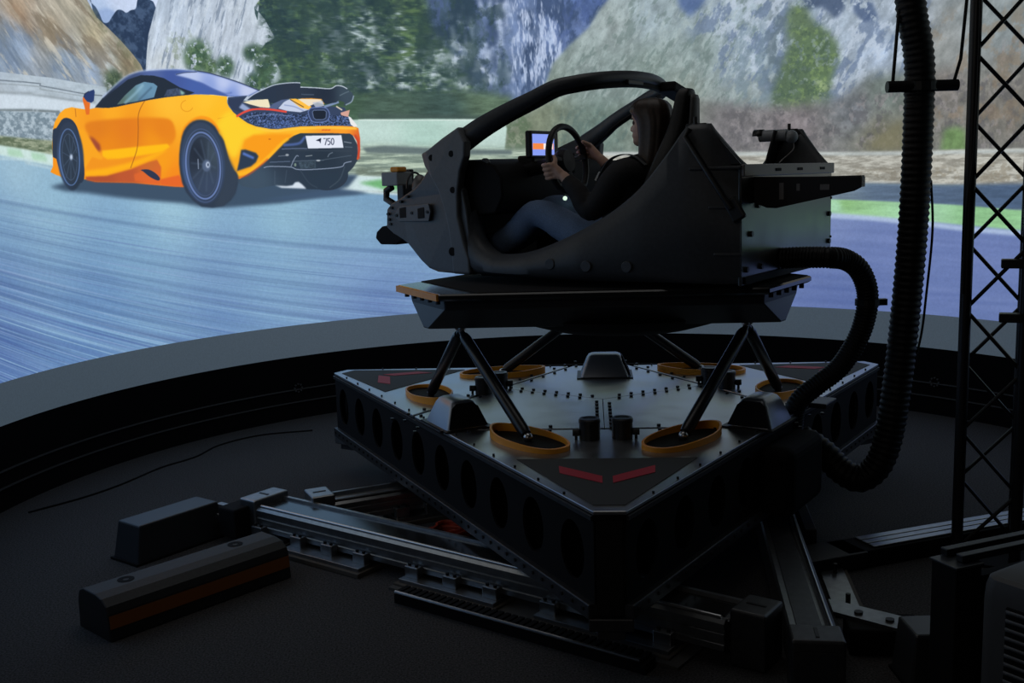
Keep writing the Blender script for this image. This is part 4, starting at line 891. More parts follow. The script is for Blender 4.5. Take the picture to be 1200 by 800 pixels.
def sill(sg):
    rows = []
    for s, zt in LIPZ:
        w = wid(s); zb = interp(s, BOTZ); h = zt - zb; k = min(1.0, h / 0.25)
        tk = 0.13 if s > -0.5 else max(0.09, 0.13 - (-0.5 - s) * 0.12)
        pr = [(w - 0.075, zb), (w - 0.02, zb + 0.012), (w + 0.004, zb + 0.05 * k), (w + 0.008, zb + h * 0.45), (w - 0.006, zb + h * 0.72), (w - 0.022, zt - 0.025 * k - .004), (w - 0.042, zt - 0.006), (w - 0.065, zt), (w - tk + 0.015, zt - 0.012), (w - tk, zt - 0.04 * k - .01), (w - tk - 0.015, zb + h * 0.4), (w - tk - 0.03, zb + 0.02), (w - tk - 0.04, zb)]
        # waist of the shell: pulled in below the buttress
        rows.append([(s, sg * y, z) for y, z in pr])
    mb = MB().grid(rows, True); n = len(rows[0])
    mb.f.append(tuple(range(n))); mb.f.append(tuple(range(len(mb.v) - n, len(mb.v)))); return mb
for sg, lab in ((1, 'near body side sweeping from sill to rear buttress'), (-1, None)):
    sd = sill(sg).build('body_side', M['tub'], ck, lab, smooth=50)
    for s, z in ((-0.245, 1.345), (-0.055, 1.352), (-0.44, 1.345)):
        w = wid(s) + 0.006; MB().cyl((s, sg * (w - .01), z), (s, sg * (w + 0.006), z), 0.026, 20).build('blanking_disc', M['tub'], sd, bevel=0.003)
    # raised ribs on the rear quarter
    for z, s0, s1 in ((1.765, -0.72, -0.93), (1.60, -0.80, -0.935), (1.40, -0.82, -0.935)):
        MB().bar((s0, sg * (wid(s0) + .006), z), (s1, sg * (wid(s1) + .008), z), 0.014, 0.014).build('raised_rib', M['tub'], sd, bevel=0.005)
MB().box((-0.24, 0, 1.283), (1.40, 1.15, 0.03)).build('floor_pan', M['trim_black'], ck)
# nose: side panels, core and hinge plates
NOSE = [(0.475, 1.60), (0.50, 1.70), (0.60, 1.79), (0.78, 1.80), (0.845, 1.745), (0.90, 1.712), (1.02, 1.664), (1.11, 1.630), (1.14, 1.600), (1.147, 1.500), (1.085, 1.466), (0.98, 1.420), (0.868, 1.335), (0.80, 1.297), (0.72, 1.283), (0.56, 1.281), (0.44, 1.281), (0.445, 1.38)]
NOSE = [(s + max(0, s - .8) * .16, z) for s, z in NOSE]
def side_plate(pts, sg, out, thick, sub=None):
    P = [(s, sg * (wid(s) + out), z) for s, z in pts]
    mb = MB(); n = len(P); Q = [(p[0], p[1] - sg * thick, p[2]) for p in P]
    mb.add(P + Q, [tuple(range(n)), tuple(range(n, 2 * n))[::-1]] + [(i, (i + 1) % n, n + (i + 1) % n, n + i) for i in range(n)]); return mb
for sg in (1, -1):
    npn = side_plate(NOSE, sg, -0.012, 0.05).build('nose_panel', M['tub'], ck, bevel=0.012, seg=3)
    plate = [(0.765, 1.632), (0.750, 1.590), (0.770, 1.542), (1.07, 1.535), (1.115, 1.560), (1.10, 1.592), (1.06, 1.618)]
    pp = side_plate(plate, sg, 0.0, 0.016).build('vent_plate', M['shell_grey'], npn, 'grey bolted plate with two square openings', bevel=0.004)
    for s in (0.84, 1.025):
        side_plate([(s - .035, 1.617), (s - .035, 1.557), (s + .035, 1.552), (s + .035, 1.608)], sg, 0.0025, 0.012).build('square_opening', M['matte'], npn, bevel=0.006)
    bo = MB()
    for s, z in ((0.775, 1.59), (0.93, 1.583), (1.09, 1.568), (1.04, 1.642), (0.97, 1.668), (1.14, 1.608), (1.17, 1.575), (1.165, 1.545), (1.155, 1.52)): bo.cyl((s, sg * (wid(s) - .012), z), (s, sg * (wid(s) + .008), z), 0.008, 8)
    bo.build('panel_bolt', M['black'], npn)['kind'] = 'stuff'
    hp = [(0.805, 1.886), (0.74, 1.903), (0.62, 1.955), (0.49, 2.006), (0.445, 1.93), (0.452, 1.86), (0.49, 1.79), (0.515, 1.68), (0.517, 1.57), (0.48, 1.44), (0.445, 1.36), (0.44, 1.283), (0.575, 1.283), (0.578, 1.38), (0.595, 1.50), (0.622, 1.60), (0.66, 1.69), (0.71, 1.76), (0.775, 1.82)]
    hpo = side_plate(hp, sg, 0.014, 0.06).build('hinge_plate', M['shell_grey'] if sg > 0 else M['tub'], ck, 'grey flared plate at the foot of the windscreen pillar' if sg > 0 else None, bevel=0.014, seg=3)
    for s, z in ((0.70, 1.862), (0.545, 1.876), (0.545, 1.70), (0.565, 1.395)):
        MB().cyl((s, sg * (wid(s) + .004), z), (s, sg * (wid(s) + .0175), z), 0.016 if z > 1.5 else 0.022, 14).build('plate_hole', M['matte'], hpo)
    st = [(0.455, 1.82), (0.44, 1.80), (0.44, 1.66), (0.50, 1.66), (0.505, 1.76), (0.49, 1.82)]
    side_plate([(s - .06, z + .03) for s, z in st], sg, -0.10, 0.03).build('door_shut_panel', M['shell_grey'], ck, 'pale inner panel behind the hinge plate', bevel=0.01)
core = [(0.62, 1.80), (0.80, 1.79), (0.86, 1.73), (1.02, 1.656), (1.10, 1.622), (1.13, 1.596), (1.137, 1.502), (1.08, 1.472), (0.975, 1.428), (0.86, 1.345), (0.79, 1.305), (0.62, 1.295)]
core = [(s + max(0, s - .8) * .16, z) for s, z in core]
rows = []
for s, z in core: rows.append([(s, y * (wid(s) - 0.05), z) for y in (-1, -.5, 0, .5, 1)])
mb = MB().grid(rows + [rows[0]]); n = len(core)
mb.f.append(tuple(i * 5 for i in range(n))); mb.f.append(tuple(i * 5 + 4 for i in range(n))); mb.build('nose_core', M['trim_black'], ck, smooth=30)
# windscreen frame with its header, one continuous loop
half = [(0.52, .606, 1.935, .060), (0.41, .600, 1.998, .052), (0.29, .565, 2.064, .042), (0.16, .53, 2.122, .036), (0.05, .50, 2.172, .032), (-0.03, .455, 2.190, .031), (-0.09, .38, 2.203, .032), (-0.125, .25, 2.215, .034), (-0.145, .12, 2.222, .035), (-0.150, 0, 2.224, .035)]
path = half + [(s, -y, z, r) for s, y, z, r in half[::-1][1:]]
pts = spline([p[:3] for p in path], 4); rad = [interp(i / (len(pts) - 1), [(k / (len(path) - 1), p[3]) for k, p in enumerate(path)]) for i in range(len(pts))]
fr = MB().tube(pts, rad, 8); fr.build('windscreen_frame', M['tub'], ck, 'windscreen pillars and header in one loop', smooth=60)
path2 = [(s - .012, y * .965, z - .034) for s, y, z, r in path]
MB().tube(spline(path2, 4), 0.016, 6).build('frame_seal', M['trim_black'], ck, smooth=60)
MB().box((-0.185, -0.36, 2.165), (0.11, 0.30, 0.05), m=Matrix.Rotation(math.radians(12), 3, 'X')).build('header_bracket', M['trim_black'], ck, bevel=0.012)
MB().box((-0.155, 0.10, 2.196), (0.05, 0.16, 0.02)).build('header_latch', M['black'], ck, bevel=0.004)
# dashboard
dp = [(0.62, 1.55), (0.34, 1.58), (0.295, 1.66), (0.30, 1.755), (0.345, 1.815), (0.43, 1.838), (0.55, 1.845), (0.66, 1.84)]
mb = MB(); n = len(dp); mb.grid([[(s, -0.60, z) for s, z in dp], [(s, -0.3, z + .006) for s, z in dp], [(s, 0.3, z + .006) for s, z in dp], [(s, 0.60, z) for s, z in dp]])
mb.f.append(tuple(range(n))); mb.f.append(tuple(range(3 * n, 4 * n))); mb.build('dashboard', M['trim_black'], ck, smooth=40, bevel=0.01)
MB().box((0.24, -0.56, 1.79), (0.16, 0.10, 0.085)).build('side_air_vent', M['trim_black'], ck, bevel=0.015)
MB().box((0.02, 0.02, 1.445), (0.84, 0.17, 0.30)).build('centre_console', M['trim_black'], ck, bevel=0.03)
for y in (0.25, 0.33, 0.41): MB().box((0.58, y, 1.42), (0.03, 0.05, 0.09)).build('pedal', M['rim'], ck, bevel=0.005)
# instrument cluster
mb = MB().box((0.262, 0.285, 1.912), (0.035, 0.262, 0.135)); cl = mb.build('instrument_display', M['black'], ck, 'black framed display showing a blue picture', bevel=0.008)
MB().box((0.2435, 0.300, 1.910), (0.003, 0.20, 0.105)).build('lit_screen', M['glass_screen'], cl)
MB().box((0.2415, 0.305, 1.902), (0.003, 0.19, 0.030)).build('lit_strip', M['scr_orange'], cl)
MB().box((0.2400, 0.262, 1.902), (0.003, 0.085, 0.028)).build('lit_panel', M['scr_white'], cl)
MB().box((0.33, 0.29, 1.83), (0.10, 0.10, 0.06)).build('display_stalk', M['black'], ck, bevel=0.01)
# steering wheel
WC = Vector((0.085, 0.33, 1.822)); WT = math.radians(8)
def wpt(a, r, d=0.0):   # a: angle in the wheel's plane, 0 = left, 90 = up
    y, z = r * math.cos(a), r * math.sin(a); return (WC.x + z * math.sin(WT) + d, WC.y + y, WC.z + z * math.cos(WT))
sw = MB().tube([wpt(2 * PI * k / 48, 0.172 * (1 - (0.10 if math.sin(2 * PI * k / 48) < -0.75 else 0))) for k in range(48)], 0.0165, 10, closed=True).build('steering_wheel', M['leather'], ck, 'black leather steering wheel', smooth=60)
MB().lathe([(0, -.03), (0.055, -.03), (0.065, 0), (0.055, 0.03), (0, 0.035)], (0, 0, 0), 24).build('wheel_hub', M['leather'], sw, zb=0, smooth=50)
_h = sw.children[0]; _h.location = (WC.x + 0.02, WC.y, WC.z - PZ); _h.rotation_euler = (0, math.radians(-90) + WT, 0)
for a in (8, 172, 262, 278): MB().bar(wpt(math.radians(a), 0.04, .012), wpt(math.radians(a), 0.165), 0.022, 0.034, up=(1, 0, 0)).build('spoke', M['leather'], sw, bevel=0.006)
MB().cyl((0.11, 0.33, 1.82), (0.42, 0.33, 1.77), 0.035, 16).build('steering_column', M['trim_black'], ck, smooth=40)
for s_ in (1, -1): MB().box((0.125, 0.33 + s_ * 0.11, 1.815), (0.012, 0.035, 0.10)).build('shift_paddle', M['trim_black'], ck, bevel=0.004)
MB().ball((0.105, 0.33, 1.642), 0.011).build('indicator_light', M['led'], ck, 'small lit green white button', smooth=60)
# the driver's bucket seat
def seat(y):
    st = []
    for s, z, w, d in ((0.05, 1.345, .20, .05), (-0.10, 1.315, .21, .05), (-0.28, 1.32, .21, .06), (-0.38, 1.40, .215, .07), (-0.44, 1.55, .22, .07), (-0.49, 1.72, .215, .065), (-0.525, 1.88, .115, .055), (-0.545, 1.97, .078, .048), (-0.555, 2.07, .064, .042), (-0.562, 2.115, .052, .038), (-0.562, 2.132, .03, .03)):
        st.append((s, z, w, d))
    rows = []
    for i, (s, z, w, d) in enumerate(st):
        a = st[max(0, i - 1)]; b = st[min(len(st) - 1, i + 1)]; t = Vector((b[0] - a[0], 0, b[1] - a[1])).normalized(); n = Vector((t.z, 0, -t.x))
        ring = []
        for (u, v) in ((-1, .75), (-.85, .95), (-.72, .35), (0, .25), (.72, .35), (.85, .95), (1, .75), (.98, -.3), (.8, -.6), (0, -.75), (-.8, -.6), (-.98, -.3)):
            ring.append((s + n.x * v * d, y + u * w, z + n.z * v * d))
        rows.append(ring)
    mb = MB().grid(rows, True); mb.f.append(tuple(range(12))); mb.f.append(tuple(range(len(mb.v) - 12, len(mb.v))))
    o = mb.build('seat', M['leather'], ck, smooth=60, sub=1)
    bp = [(-0.560, 1.74, .13), (-0.588, 1.90, .062), (-0.594, 2.00, .044), (-0.596, 2.08, .038), (-0.592, 2.098, .030)]
    MB().grid([[(s, y - w, z) for s, z, w in bp], [(s - .004, y, z) for s, z, w in bp], [(s, y + w, z) for s, z, w in bp]]).build('seat_back_panel', M['seat_shell'], o, 'grey hard panel on the back of the headrest', solid=0.012, smooth=60)
seat(0.33)
# rear bulkhead, brackets and tray
rp = MB(); rp.add([(-0.93, -.615, 1.262), (-0.93, .60, 1.262), (-0.93, .60, 1.775), (-0.93, -.615, 1.775), (-0.915, -.615, 1.262), (-0.915, .60, 1.262), (-0.915, .60, 1.775), (-0.915, -.615, 1.775)], [(0, 1, 2, 3), (4, 7, 6, 5), (0, 4, 5, 1), (1, 5, 6, 2), (2, 6, 7, 3), (3, 7, 4, 0)])
rb = rp.build('rear_bulkhead', M['rear'], ck, 'grey sheet metal rear wall', bevel=0.004)
MB().box((-0.936, -0.008, 1.752), (0.014, 1.215, 0.052)).build('top_lip', M['rear_lip'], rb, bevel=0.004)
for y in (-0.42, -0.09, 0.20): MB().box((-0.944, y, 1.752), (0.004, 0.07, 0.013)).build('lip_slot', M['matte'], rb, bevel=0.003)
for y, z in ((-.57, 1.76), (-.52, 1.76), (.45, 1.755), (.50, 1.755), (-.57, 1.63), (-.57, 1.52), (-.57, 1.38), (-.53, 1.33), (-.3, 1.31), (.42, 1.60), (.50, 1.48), (.38, 1.33), (.55, 1.33)):
    MB().cyl((-0.93, y, z), (-0.942, y, z), 0.013, 10).build('bolt_head', M['black'], rb)
MB().box((-0.75, -0.005, 1.762), (0.34, 1.18, 0.02)).build('rear_shelf', M['trim_black'], ck)
MB().box((-0.62, 0, 1.52), (0.03, 1.22, 0.50)).build('firewall', M['trim_black'], ck)
bt = [(-0.62, 1.765), (-0.675, 1.958), (-0.765, 1.958), (-0.925, 1.778)]
MB().prism([(s, -0.57, z) for s, z in bt], (0, 0.012, 0)).build('rear_bracket', M['black'], ck, 'black triangular bracket holding the camera', bevel=0.003)
MB().box((-0.665, -0.50, 1.86), (0.012, 0.14, 0.19), m=Matrix.Rotation(math.radians(-16), 3, 'Y')).build('bracket_web', M['black'], ck, bevel=0.003)
MB().prism([(s, 0.585, z) for s, z in bt], (0, 0.012, 0)).build('rear_bracket', M['black'], ck, bevel=0.003)
for y in (-0.564, 0.60): MB().cyl((-0.72, y, 1.955), (-0.72, y, 1.985), 0.009, 8).build('bracket_pin', M['black'], ck)
MB().tube([(-0.72, 0.655, 1.935), (-0.70, 0.66, 1.90), (-0.88, 0.655, 1.63), (-0.905, 0.65, 1.595)], 0.013, 10).build('brace_rod', M['black'], ck, 'black diagonal brace rod', smooth=60)
MB().box((-0.915, 0.635, 1.59), (0.06, 0.03, 0.10), m=Matrix.Rotation(math.radians(30), 3, 'Y')).build('brace_foot', M['black'], ck, bevel=0.008)
tp = [(-0.93, 1.724), (-1.385, 1.714), (-1.39, 1.670), (-1.36, 1.655), (-1.03, 1.588), (-0.99, 1.590), (-0.93, 1.612)]
tr = MB().prism([(s, 0.455, z) for s, z in tp], (0, 0.010, 0)).build('cantilever_plate', M['black'], ck, 'black cantilever plate sticking out behind', bevel=0.003)
MB().box((-1.16, 0.43, 1.714), (0.45, 0.05, 0.008)).build('plate_flange', M['black'], tr)
MB().box((-1.386, 0.435, 1.692), (0.008, 0.045, 0.042)).build('plate_end', M['rear_lip'], tr)
for s0, s1, z0, z1 in ((-1.065, -1.045, 1.625, 1.695), (-1.135, -1.12, 1.660, 1.690), (-1.26, -1.22, 1.662, 1.685)):
    MB().box(((s0 + s1) / 2, 0.4656, (z0 + z1) / 2), (s1 - s0, 0.002, z1 - z0)).build('plate_cutout', M['rear_lip'], tr, bevel=0.0005)
# sensors on the nose
sn = MB().box((1.20, 0.32, 1.764), (0.115, 0.13, 0.075)).build('nose_sensor', M['grey_plastic'], ck, 'grey sensor box with an orange cap', bevel=0.006)
MB().box((1.165, 0.345, 1.815), (0.06, 0.075, 0.028)).build('orange_cap', M['orange'], sn, bevel=0.008)
MB().box((1.19, 0.25, 1.77), (0.09, 0.03, 0.09)).build('connector', M['black'], sn, bevel=0.006)
MB().tube([(1.23, 0.33, 1.72), (1.27, 0.33, 1.70), (1.275, 0.33, 1.655), (1.20, 0.34, 1.62), (1.12, 0.34, 1.61)], 0.02, 10).build('bracket_arm', M['black'], sn, smooth=60)
MB().box((1.13, 0.33, 1.69), (0.05, 0.10, 0.09)).build('bracket_block', M['black'], sn, bevel=0.008)
ho = MB().ball((1.02, 0.34, 1.71), 0.075, 20, 12, (0.55, 0.7, 1)).build('round_housing', mat('tinted_dome', (0.16, 0.15, 0.15), 0.25), ck, 'tinted round housing on the nose', smooth=60)
MB().tube([(1.055 + .0 * k, 0.34 + 0.07 * math.cos(k * PI / 12), 1.71 + 0.085 * math.sin(k * PI / 12)) for k in range(13)], 0.006, 8).build('hoop', M['black'], ho, smooth=60)
nb = [(1.36, 1.475), (1.37, 1.44), (1.335, 1.405), (1.22, 1.405), (1.13, 1.45), (1.14, 1.50), (1.25, 1.515), (1.32, 1.505)]
MB().prism([(s - .06, 0.40, z) for s, z in nb], (0, -0.22, 0)).build('tow_block', M['trim_black'], ck, 'dark angular block low on the nose', bevel=0.008)
MB().box((1.10, 0.0, 1.60), (0.05, 0.62, 0.04)).build('nose_crossbar', M['black'], ck, bevel=0.006)

# camera on the far rear bracket
def loc(s, y, z):
    c, n = math.cos(CYAW), math.sin(CYAW); return (CX + s * c - y * n, CY + s * n + y * c, z)
bc = thing('bullet_camera', 'small grey bullet camera on the far rear bracket of the cockpit', 'camera', loc(-0.70, -0.53, 1.92), CYAW)
zc = lambda z: z
MB().tube([(0.105, 0.05, 1.925), (-0.04, 0.05, 1.925)], [0.030, 0.030], 20).build('housing', M['grey_plastic'], bc, smooth=40)
MB().grid([[(0.135, 0.05 + 0.033 * math.cos(a), 1.925 + 0.033 * math.sin(a)) for a in [PI * k / 10 for k in range(11)]], [(0.085, 0.05 + 0.033 * math.cos(a), 1.925 + 0.033 * math.sin(a)) for a in [PI * k / 10 for k in range(11)]]]).build('sun_hood', M['black'], bc, solid=0.003, smooth=60)
MB().cyl((0.105, 0.05, 1.925), (0.109, 0.05, 1.925), 0.020, 16).build('lens', M['glass'], bc)
MB().ball((-0.060, 0.045, 1.915), 0.034, 16, 10).build('mount_ball', M['grey_plastic'], bc, smooth=60)
MB().cyl((-0.055, 0.03, 1.915), (-0.055, -0.022, 1.915), 0.02, 14).build('mount_neck', M['black'], bc, smooth=40)
MB().tube(spline([(-0.07, 0.045, 1.89), (-0.075, 0.06, 1.85), (-0.03, 0.09, 1.80), (-0.02, 0.11, 1.785)], 6), 0.0035, 8).build('cable', M['rear_lip'], bc, 'pale thin cable', smooth=60)

# ================================================================== the driver
M['skin'] = mat('skin', (0.62, 0.38, 0.28), 0.5, noise=0.06, nscale=30)
M['denim'] = mat('blue_denim', (0.17, 0.26, 0.43), 0.85, noise=0.22, nscale=220, bump=0.3, bscale=400)
M['jacket'] = mat('black_jacket_cloth', (0.010, 0.010, 0.012), 0.8, bump=0.2, bscale=160)
M['hair'] = mat('dark_brown_hair', (0.028, 0.015, 0.010), 0.45, noise=0.5, nscale=60)
M['lip'] = mat('lip', (0.35, 0.12, 0.10), 0.5)
M['shoe'] = mat('dark_shoe', (0.015, 0.015, 0.016), 0.6)
M['eye'] = mat('eye', (0.10, 0.07, 0.05), 0.2)
PB = Vector((-0.24, 0.33, 1.33))
dr = thing('person', 'woman with long dark hair in black jacket and blue jeans gripping the steering wheel', 'person', loc(PB.x, PB.y, PB.z), CYAW)
dr['_zb'] = 0.0
def shift(p): return (p[0] - PB.x, p[1] - PB.y, p[2] - PB.z)
def chain(*n): return list(zip(n[:-1], n[1:]))
N = {'pelvis': (-.22, .33, 1.415, .108), 'waist': (-.245, .33, 1.53, .105), 'chest': (-.285, .33, 1.655, .115), 'collar': (-.350, .33, 1.765, .074), 'neck': (-.368, .33, 1.81, .045), 'nape': (-.366, .33, 1.87, .045), 'skull': (-.362, .33, 1.93, .05),
     'shl': (-.295, .478, 1.745, .058), 'ell': (-.165, .53, 1.595, .038), 'fal': (-.085, .525, 1.675, .034), 'wrl': (.000, .512, 1.752, .024),
     'shr': (-.275, .180, 1.755, .058), 'elr': (-.155, .100, 1.655, .038), 'far': (-.075, .118, 1.745, .034), 'wrr': (.006, .140, 1.832, .024),
     'hil': (-.20, .425, 1.40, .082), 'thl': (0.0, .435, 1.488, .070), 'knl': (.20, .435, 1.572, .054), 'cal': (.34, .43, 1.475, .050), 'anl': (.53, .42, 1.375, .034), 'tol': (.60, .42, 1.42, .03),
     'hir': (-.20, .235, 1.40, .082), 'thr': (.0, .235, 1.510, .072), 'knr': (.22, .24, 1.590, .054), 'car': (.36, .245, 1.490, .050), 'anr': (.54, .25, 1.375, .034), 'tor': (.61, .25, 1.42, .03)}
E_ = chain('pelvis', 'waist', 'chest', 'collar', 'neck', 'nape', 'skull') + chain('chest', 'shl', 'ell', 'fal', 'wrl') + chain('chest', 'shr', 'elr', 'far', 'wrr') + chain('pelvis', 'hil', 'thl', 'knl', 'cal', 'anl', 'tol') + chain('pelvis', 'hir', 'thr', 'knr', 'car', 'anr', 'tor')
def hand(tag_, wr, a, up_sign):
    C = Vector(wpt(a, 0.172)); T = (Vector(wpt(a + .05, 0.172)) - Vector(wpt(a - .05, .172))).normalized() * up_sign
    Oo = (C - WC).normalized(); D = Oo.cross(T); D = D if D.x < 0 else -D            # D points at the driver
    hub = C + Oo * 0.022 + D * 0.036 - T * 0.004; W = Vector(N[wr][:3])
    def P(g, r, t): g = math.radians(g); return C + Oo * (math.cos(g) * r) + D * (math.sin(g) * r) + T * t
    # palm: wrist, heel and a row of knuckles, as one flattened tube
    k0, k1 = P(40, .040, .034), P(40, .040, -.030)
    for q in (0, .33, .66, 1):
        kn = k0.lerp(k1, q); HAND.tube([shift(W.lerp(hub, .1)), shift(W.lerp(hub, .55) + T * (.012 - .024 * q)), shift(hub + T * (.022 - .044 * q)), shift(kn)], [.021, .019, .017, .0125], 12)
    for i, (t, rr, k) in enumerate(((0.034, .0098, 1.0), (0.012, .0102, 1.06), (-0.010, .0098, 1.0), (-0.031, .0086, .85))):
        pts = [P(40, .040, t), P(8, .0375, t), P(-32, .034, t), P(-70 * k, .031, t), P(-108 * k, .0285, t), P(-146 * k, .027, t)]
        HAND.tube(spline([shift(q) for q in pts], 3), [rr * (1.06 - .028 * j) for j in range(16)], 10)
        HAND.ball(shift(pts[-1]), rr * .62, 10, 6)
    tp = [hub + T * .012, P(72, .040, .030), P(104, .035, .046), P(132, .031, .060)]
    HAND.tube(spline([shift(q) for q in tp], 3), [.0145 - .0006 * j for j in range(10)], 10); HAND.ball(shift(tp[-1]), .0085, 10, 6)
HAND = MB()
hand('L', 'wrl', math.radians(-14), 1); hand('R', 'wrr', math.radians(166), -1)
def limb(*names, n=16, flat=1.0):
    pts = [(*shift(N[q][:3]), N[q][3]) for q in names]; sp = spline(pts, 6)
    HAND.tube([q[:3] for q in sp], [max(.01, q[3]) for q in sp], n); HAND.ball(sp[0][:3], sp[0][3] * .98, 14, 8); HAND.ball(sp[-1][:3], sp[-1][3] * .98, 14, 8)
limb('pelvis', 'waist', 'chest', 'collar', 'neck', 'nape', 'skull', n=24)
limb('shl', 'ell', 'fal', 'wrl'); limb('shr', 'elr', 'far', 'wrr'); limb('shl', 'collar', 'shr'); limb('shl', 'chest', 'shr')
limb('hil', 'thl', 'knl', 'cal', 'anl', 'tol'); limb('hir', 'thr', 'knr', 'car', 'anr', 'tor'); limb('hil', 'pelvis', 'hir')
# the head: rings from chin to crown with a real profile
HC = Vector((-0.362, 0.33, 1.880))
HEADT = [  # height, front, back, half width
    (0.000, .060, .010, .018), (0.008, .072, -.008, .034), (0.020, .077, -.030, .046), (0.034, .074, -.050, .054), (0.044, .079, -.062, .058), (0.052, .079, -.070, .060), (0.062, .076, -.078, .063), (0.074, .079, -.086, .065), (0.090, .077, -.092, .067), (0.104, .070, -.096, .069), (0.116, .074, -.098, .070), (0.130, .080, -.099, .071), (0.150, .079, -.097, .070), (0.170, .068, -.090, .064), (0.188, .046, -.074, .052), (0.200, .020, -.050, .034), (0.206, -.005, -.025, .012)]
hm = MB(); rows = []; NR = 40
for h, f, b, w in HEADT:
    ring = []; cx = (f + b) / 2; rx = (f - b) / 2
    for k in range(NR):
        t = 2 * PI * k / NR; c, s = math.cos(t), math.sin(t)
        x = cx + rx * (abs(c) ** 0.9) * (1 if c > 0 else -1); y = w * (abs(s) ** 0.9) * (1 if s > 0 else -1)
        nose = math.exp(-((h - 0.079) / 0.013) ** 2) * 0.022 + math.exp(-((h - 0.098) / 0.016) ** 2) * 0.010
        g = math.exp(-(y / 0.0115) ** 2) if c > 0 else 0
        lips = (math.exp(-((h - 0.050) / 0.006) ** 2) * .005) * (math.exp(-(y / .02) ** 2) if c > 0 else 0)
        eye = -0.010 * math.exp(-((h - 0.108) / 0.012) ** 2) * math.exp(-((abs(y) - 0.032) / .014) ** 2) * (1 if c > 0 else 0)
        ring.append(shift((HC.x + x + nose * g + lips + eye, HC.y + y, HC.z + h)))
    rows.append(ring)
hm.grid(rows, True); hm.f.append(tuple(range(NR))); hm.f.append(tuple(range(len(hm.v) - NR, len(hm.v))))
_o = len(hm.v); hm.v += HAND.v; hm.f += [tuple(i + _o for i in q) for q in HAND.f]
bm = bmesh.new()
vs = [bm.verts.new(p) for p in hm.v]
for f in hm.f:
    try: bm.faces.new([vs[i] for i in f])
    except ValueError: pass
bmesh.ops.recalc_face_normals(bm, faces=bm.faces)
bme = bpy.data.meshes.new('body'); bm.to_mesh(bme); bm.free(); bme.materials.append(M['skin'])
bo = bpy.data.objects.new('body', bme); COL.objects.link(bo); bo.parent = dr
rm = bo.modifiers.new('remesh', 'REMESH'); rm.mode = 'VOXEL'; rm.voxel_size = 0.0038; rm.use_smooth_shade = True
sm = bo.modifiers.new('smooth', 'SMOOTH'); sm.factor = 0.4; sm.iterations = 2
bpy.context.view_layer.update()
_one = bpy.data.meshes.new_from_object(bo.evaluated_get(bpy.context.evaluated_depsgraph_get()))     # one fused surface
bo.modifiers.clear(); bo.data = _one; _one.name = 'body'; _one.shade_smooth()
def child(name, me, m, par=None, label=None):
    me.materials.clear(); me.materials.append(m); me.shade_smooth()
    o = bpy.data.objects.new(name, me); COL.objects.link(o); o.parent = par or bo
    if label: o['label'] = label
    return o
def garment(name, chains, m, label, bumps=0.0):
    g = MB()
    for ch in chains:
        sp = spline([(*shift(q[:3]), q[3]) for q in ch], 8)
        g.tube([q[:3] for q in sp], [q[3] * (1 + bumps * math.sin(1.9 * i) * (1 if i % 2 else .4)) for i, q in enumerate(sp)], 20)
    me = bpy.data.meshes.new(name); me.from_pydata(g.v, [], g.f)
    o = bpy.data.objects.new(name, me); COL.objects.link(o)
    r = o.modifiers.new('remesh', 'REMESH'); r.mode = 'VOXEL'; r.voxel_size = .007
    sm_ = o.modifiers.new('smooth', 'SMOOTH'); sm_.factor = .5; sm_.iterations = 4
    bpy.context.view_layer.update()
    ev = bpy.data.meshes.new_from_object(o.evaluated_get(bpy.context.evaluated_depsgraph_get()))
    bpy.data.objects.remove(o); bpy.data.meshes.remove(me)
    return child(name, ev, m, bo, label)
def G(k, g, **kw): return (*N[k][:3], N[k][3] + g)
cl, cr_ = (-.022, .515, 1.733, .037), (-.018, .134, 1.808, .037)
garment('jacket', [[(-.175, .33, 1.40, .125), G('pelvis', .022), G('waist', .022), G('chest', .022), G('collar', .020), (-.362, .33, 1.80, .058), (-.362, .33, 1.825, .055)],
    [G('chest', .0), G('shl', .020), G('ell', .019), G('fal', .014), cl], [G('chest', .0), G('shr', .020), G('elr', .019), G('far', .014), cr_],
    [G('shl', .018), G('collar', .014), G('shr', .018)], [G('shl', .016), G('chest', .020), G('shr', .016)]], M['jacket'], 'black jacket', .03)
garment('jeans', [[G('hil', .014), G('thl', .013), G('knl', .014), G('cal', .016), (.51, .42, 1.385, .054)], [G('hir', .014), G('thr', .013), G('knr', .014), G('car', .016), (.52, .25, 1.385, .054)], [G('hil', .012), G('pelvis', .012), G('hir', .012)]], M['denim'], 'blue denim jeans', .02)
for y in (.42, .25):
    MB().box(shift((.555, y, 1.365)), (.13, .085, .06), m=Matrix.Rotation(math.radians(-35), 3, 'Y')).build('shoe', M['shoe'], bo, zb=0, bevel=0.02, seg=3)
# long hair
HT = [(2.098, .020, -.035, .020), (2.094, .040, -.060, .042), (2.082, .058, -.085, .062), (2.062, .076, -.104, .075), (2.040, .082, -.112, .081), (2.018, .062, -.116, .084), (1.995, .044, -.117, .086), (1.965, .037, -.116, .087), (1.93, .032, -.112, .088), (1.89, .030, -.108, .090), (1.85, .030, -.104, .094), (1.81, .034, -.098, .100), (1.77, .038, -.085, .104), (1.735, .036, -.060, .100), (1.715, .030, -.030, .092)]
hr = MB(); rows = []
for i, (z, f, b, w) in enumerate(HT):
    ring = []; cx = (f + b) / 2; rx = (f - b) / 2
    for k in range(56):
        t = 2 * PI * k / 56; c, s = math.cos(t), math.sin(t); q = 0.55 if c > 0 else 0.9
        rip = 1 + 0.022 * math.sin(11 * t + .6 * i * .2) + 0.012 * math.sin(23 * t)
        ring.append(shift((HC.x + cx + rx * (abs(c) ** q) * (1 if c > 0 else -1) * rip, HC.y + w * (abs(s) ** 0.8) * (1 if s > 0 else -1) * rip, z)))
    rows.append(ring)
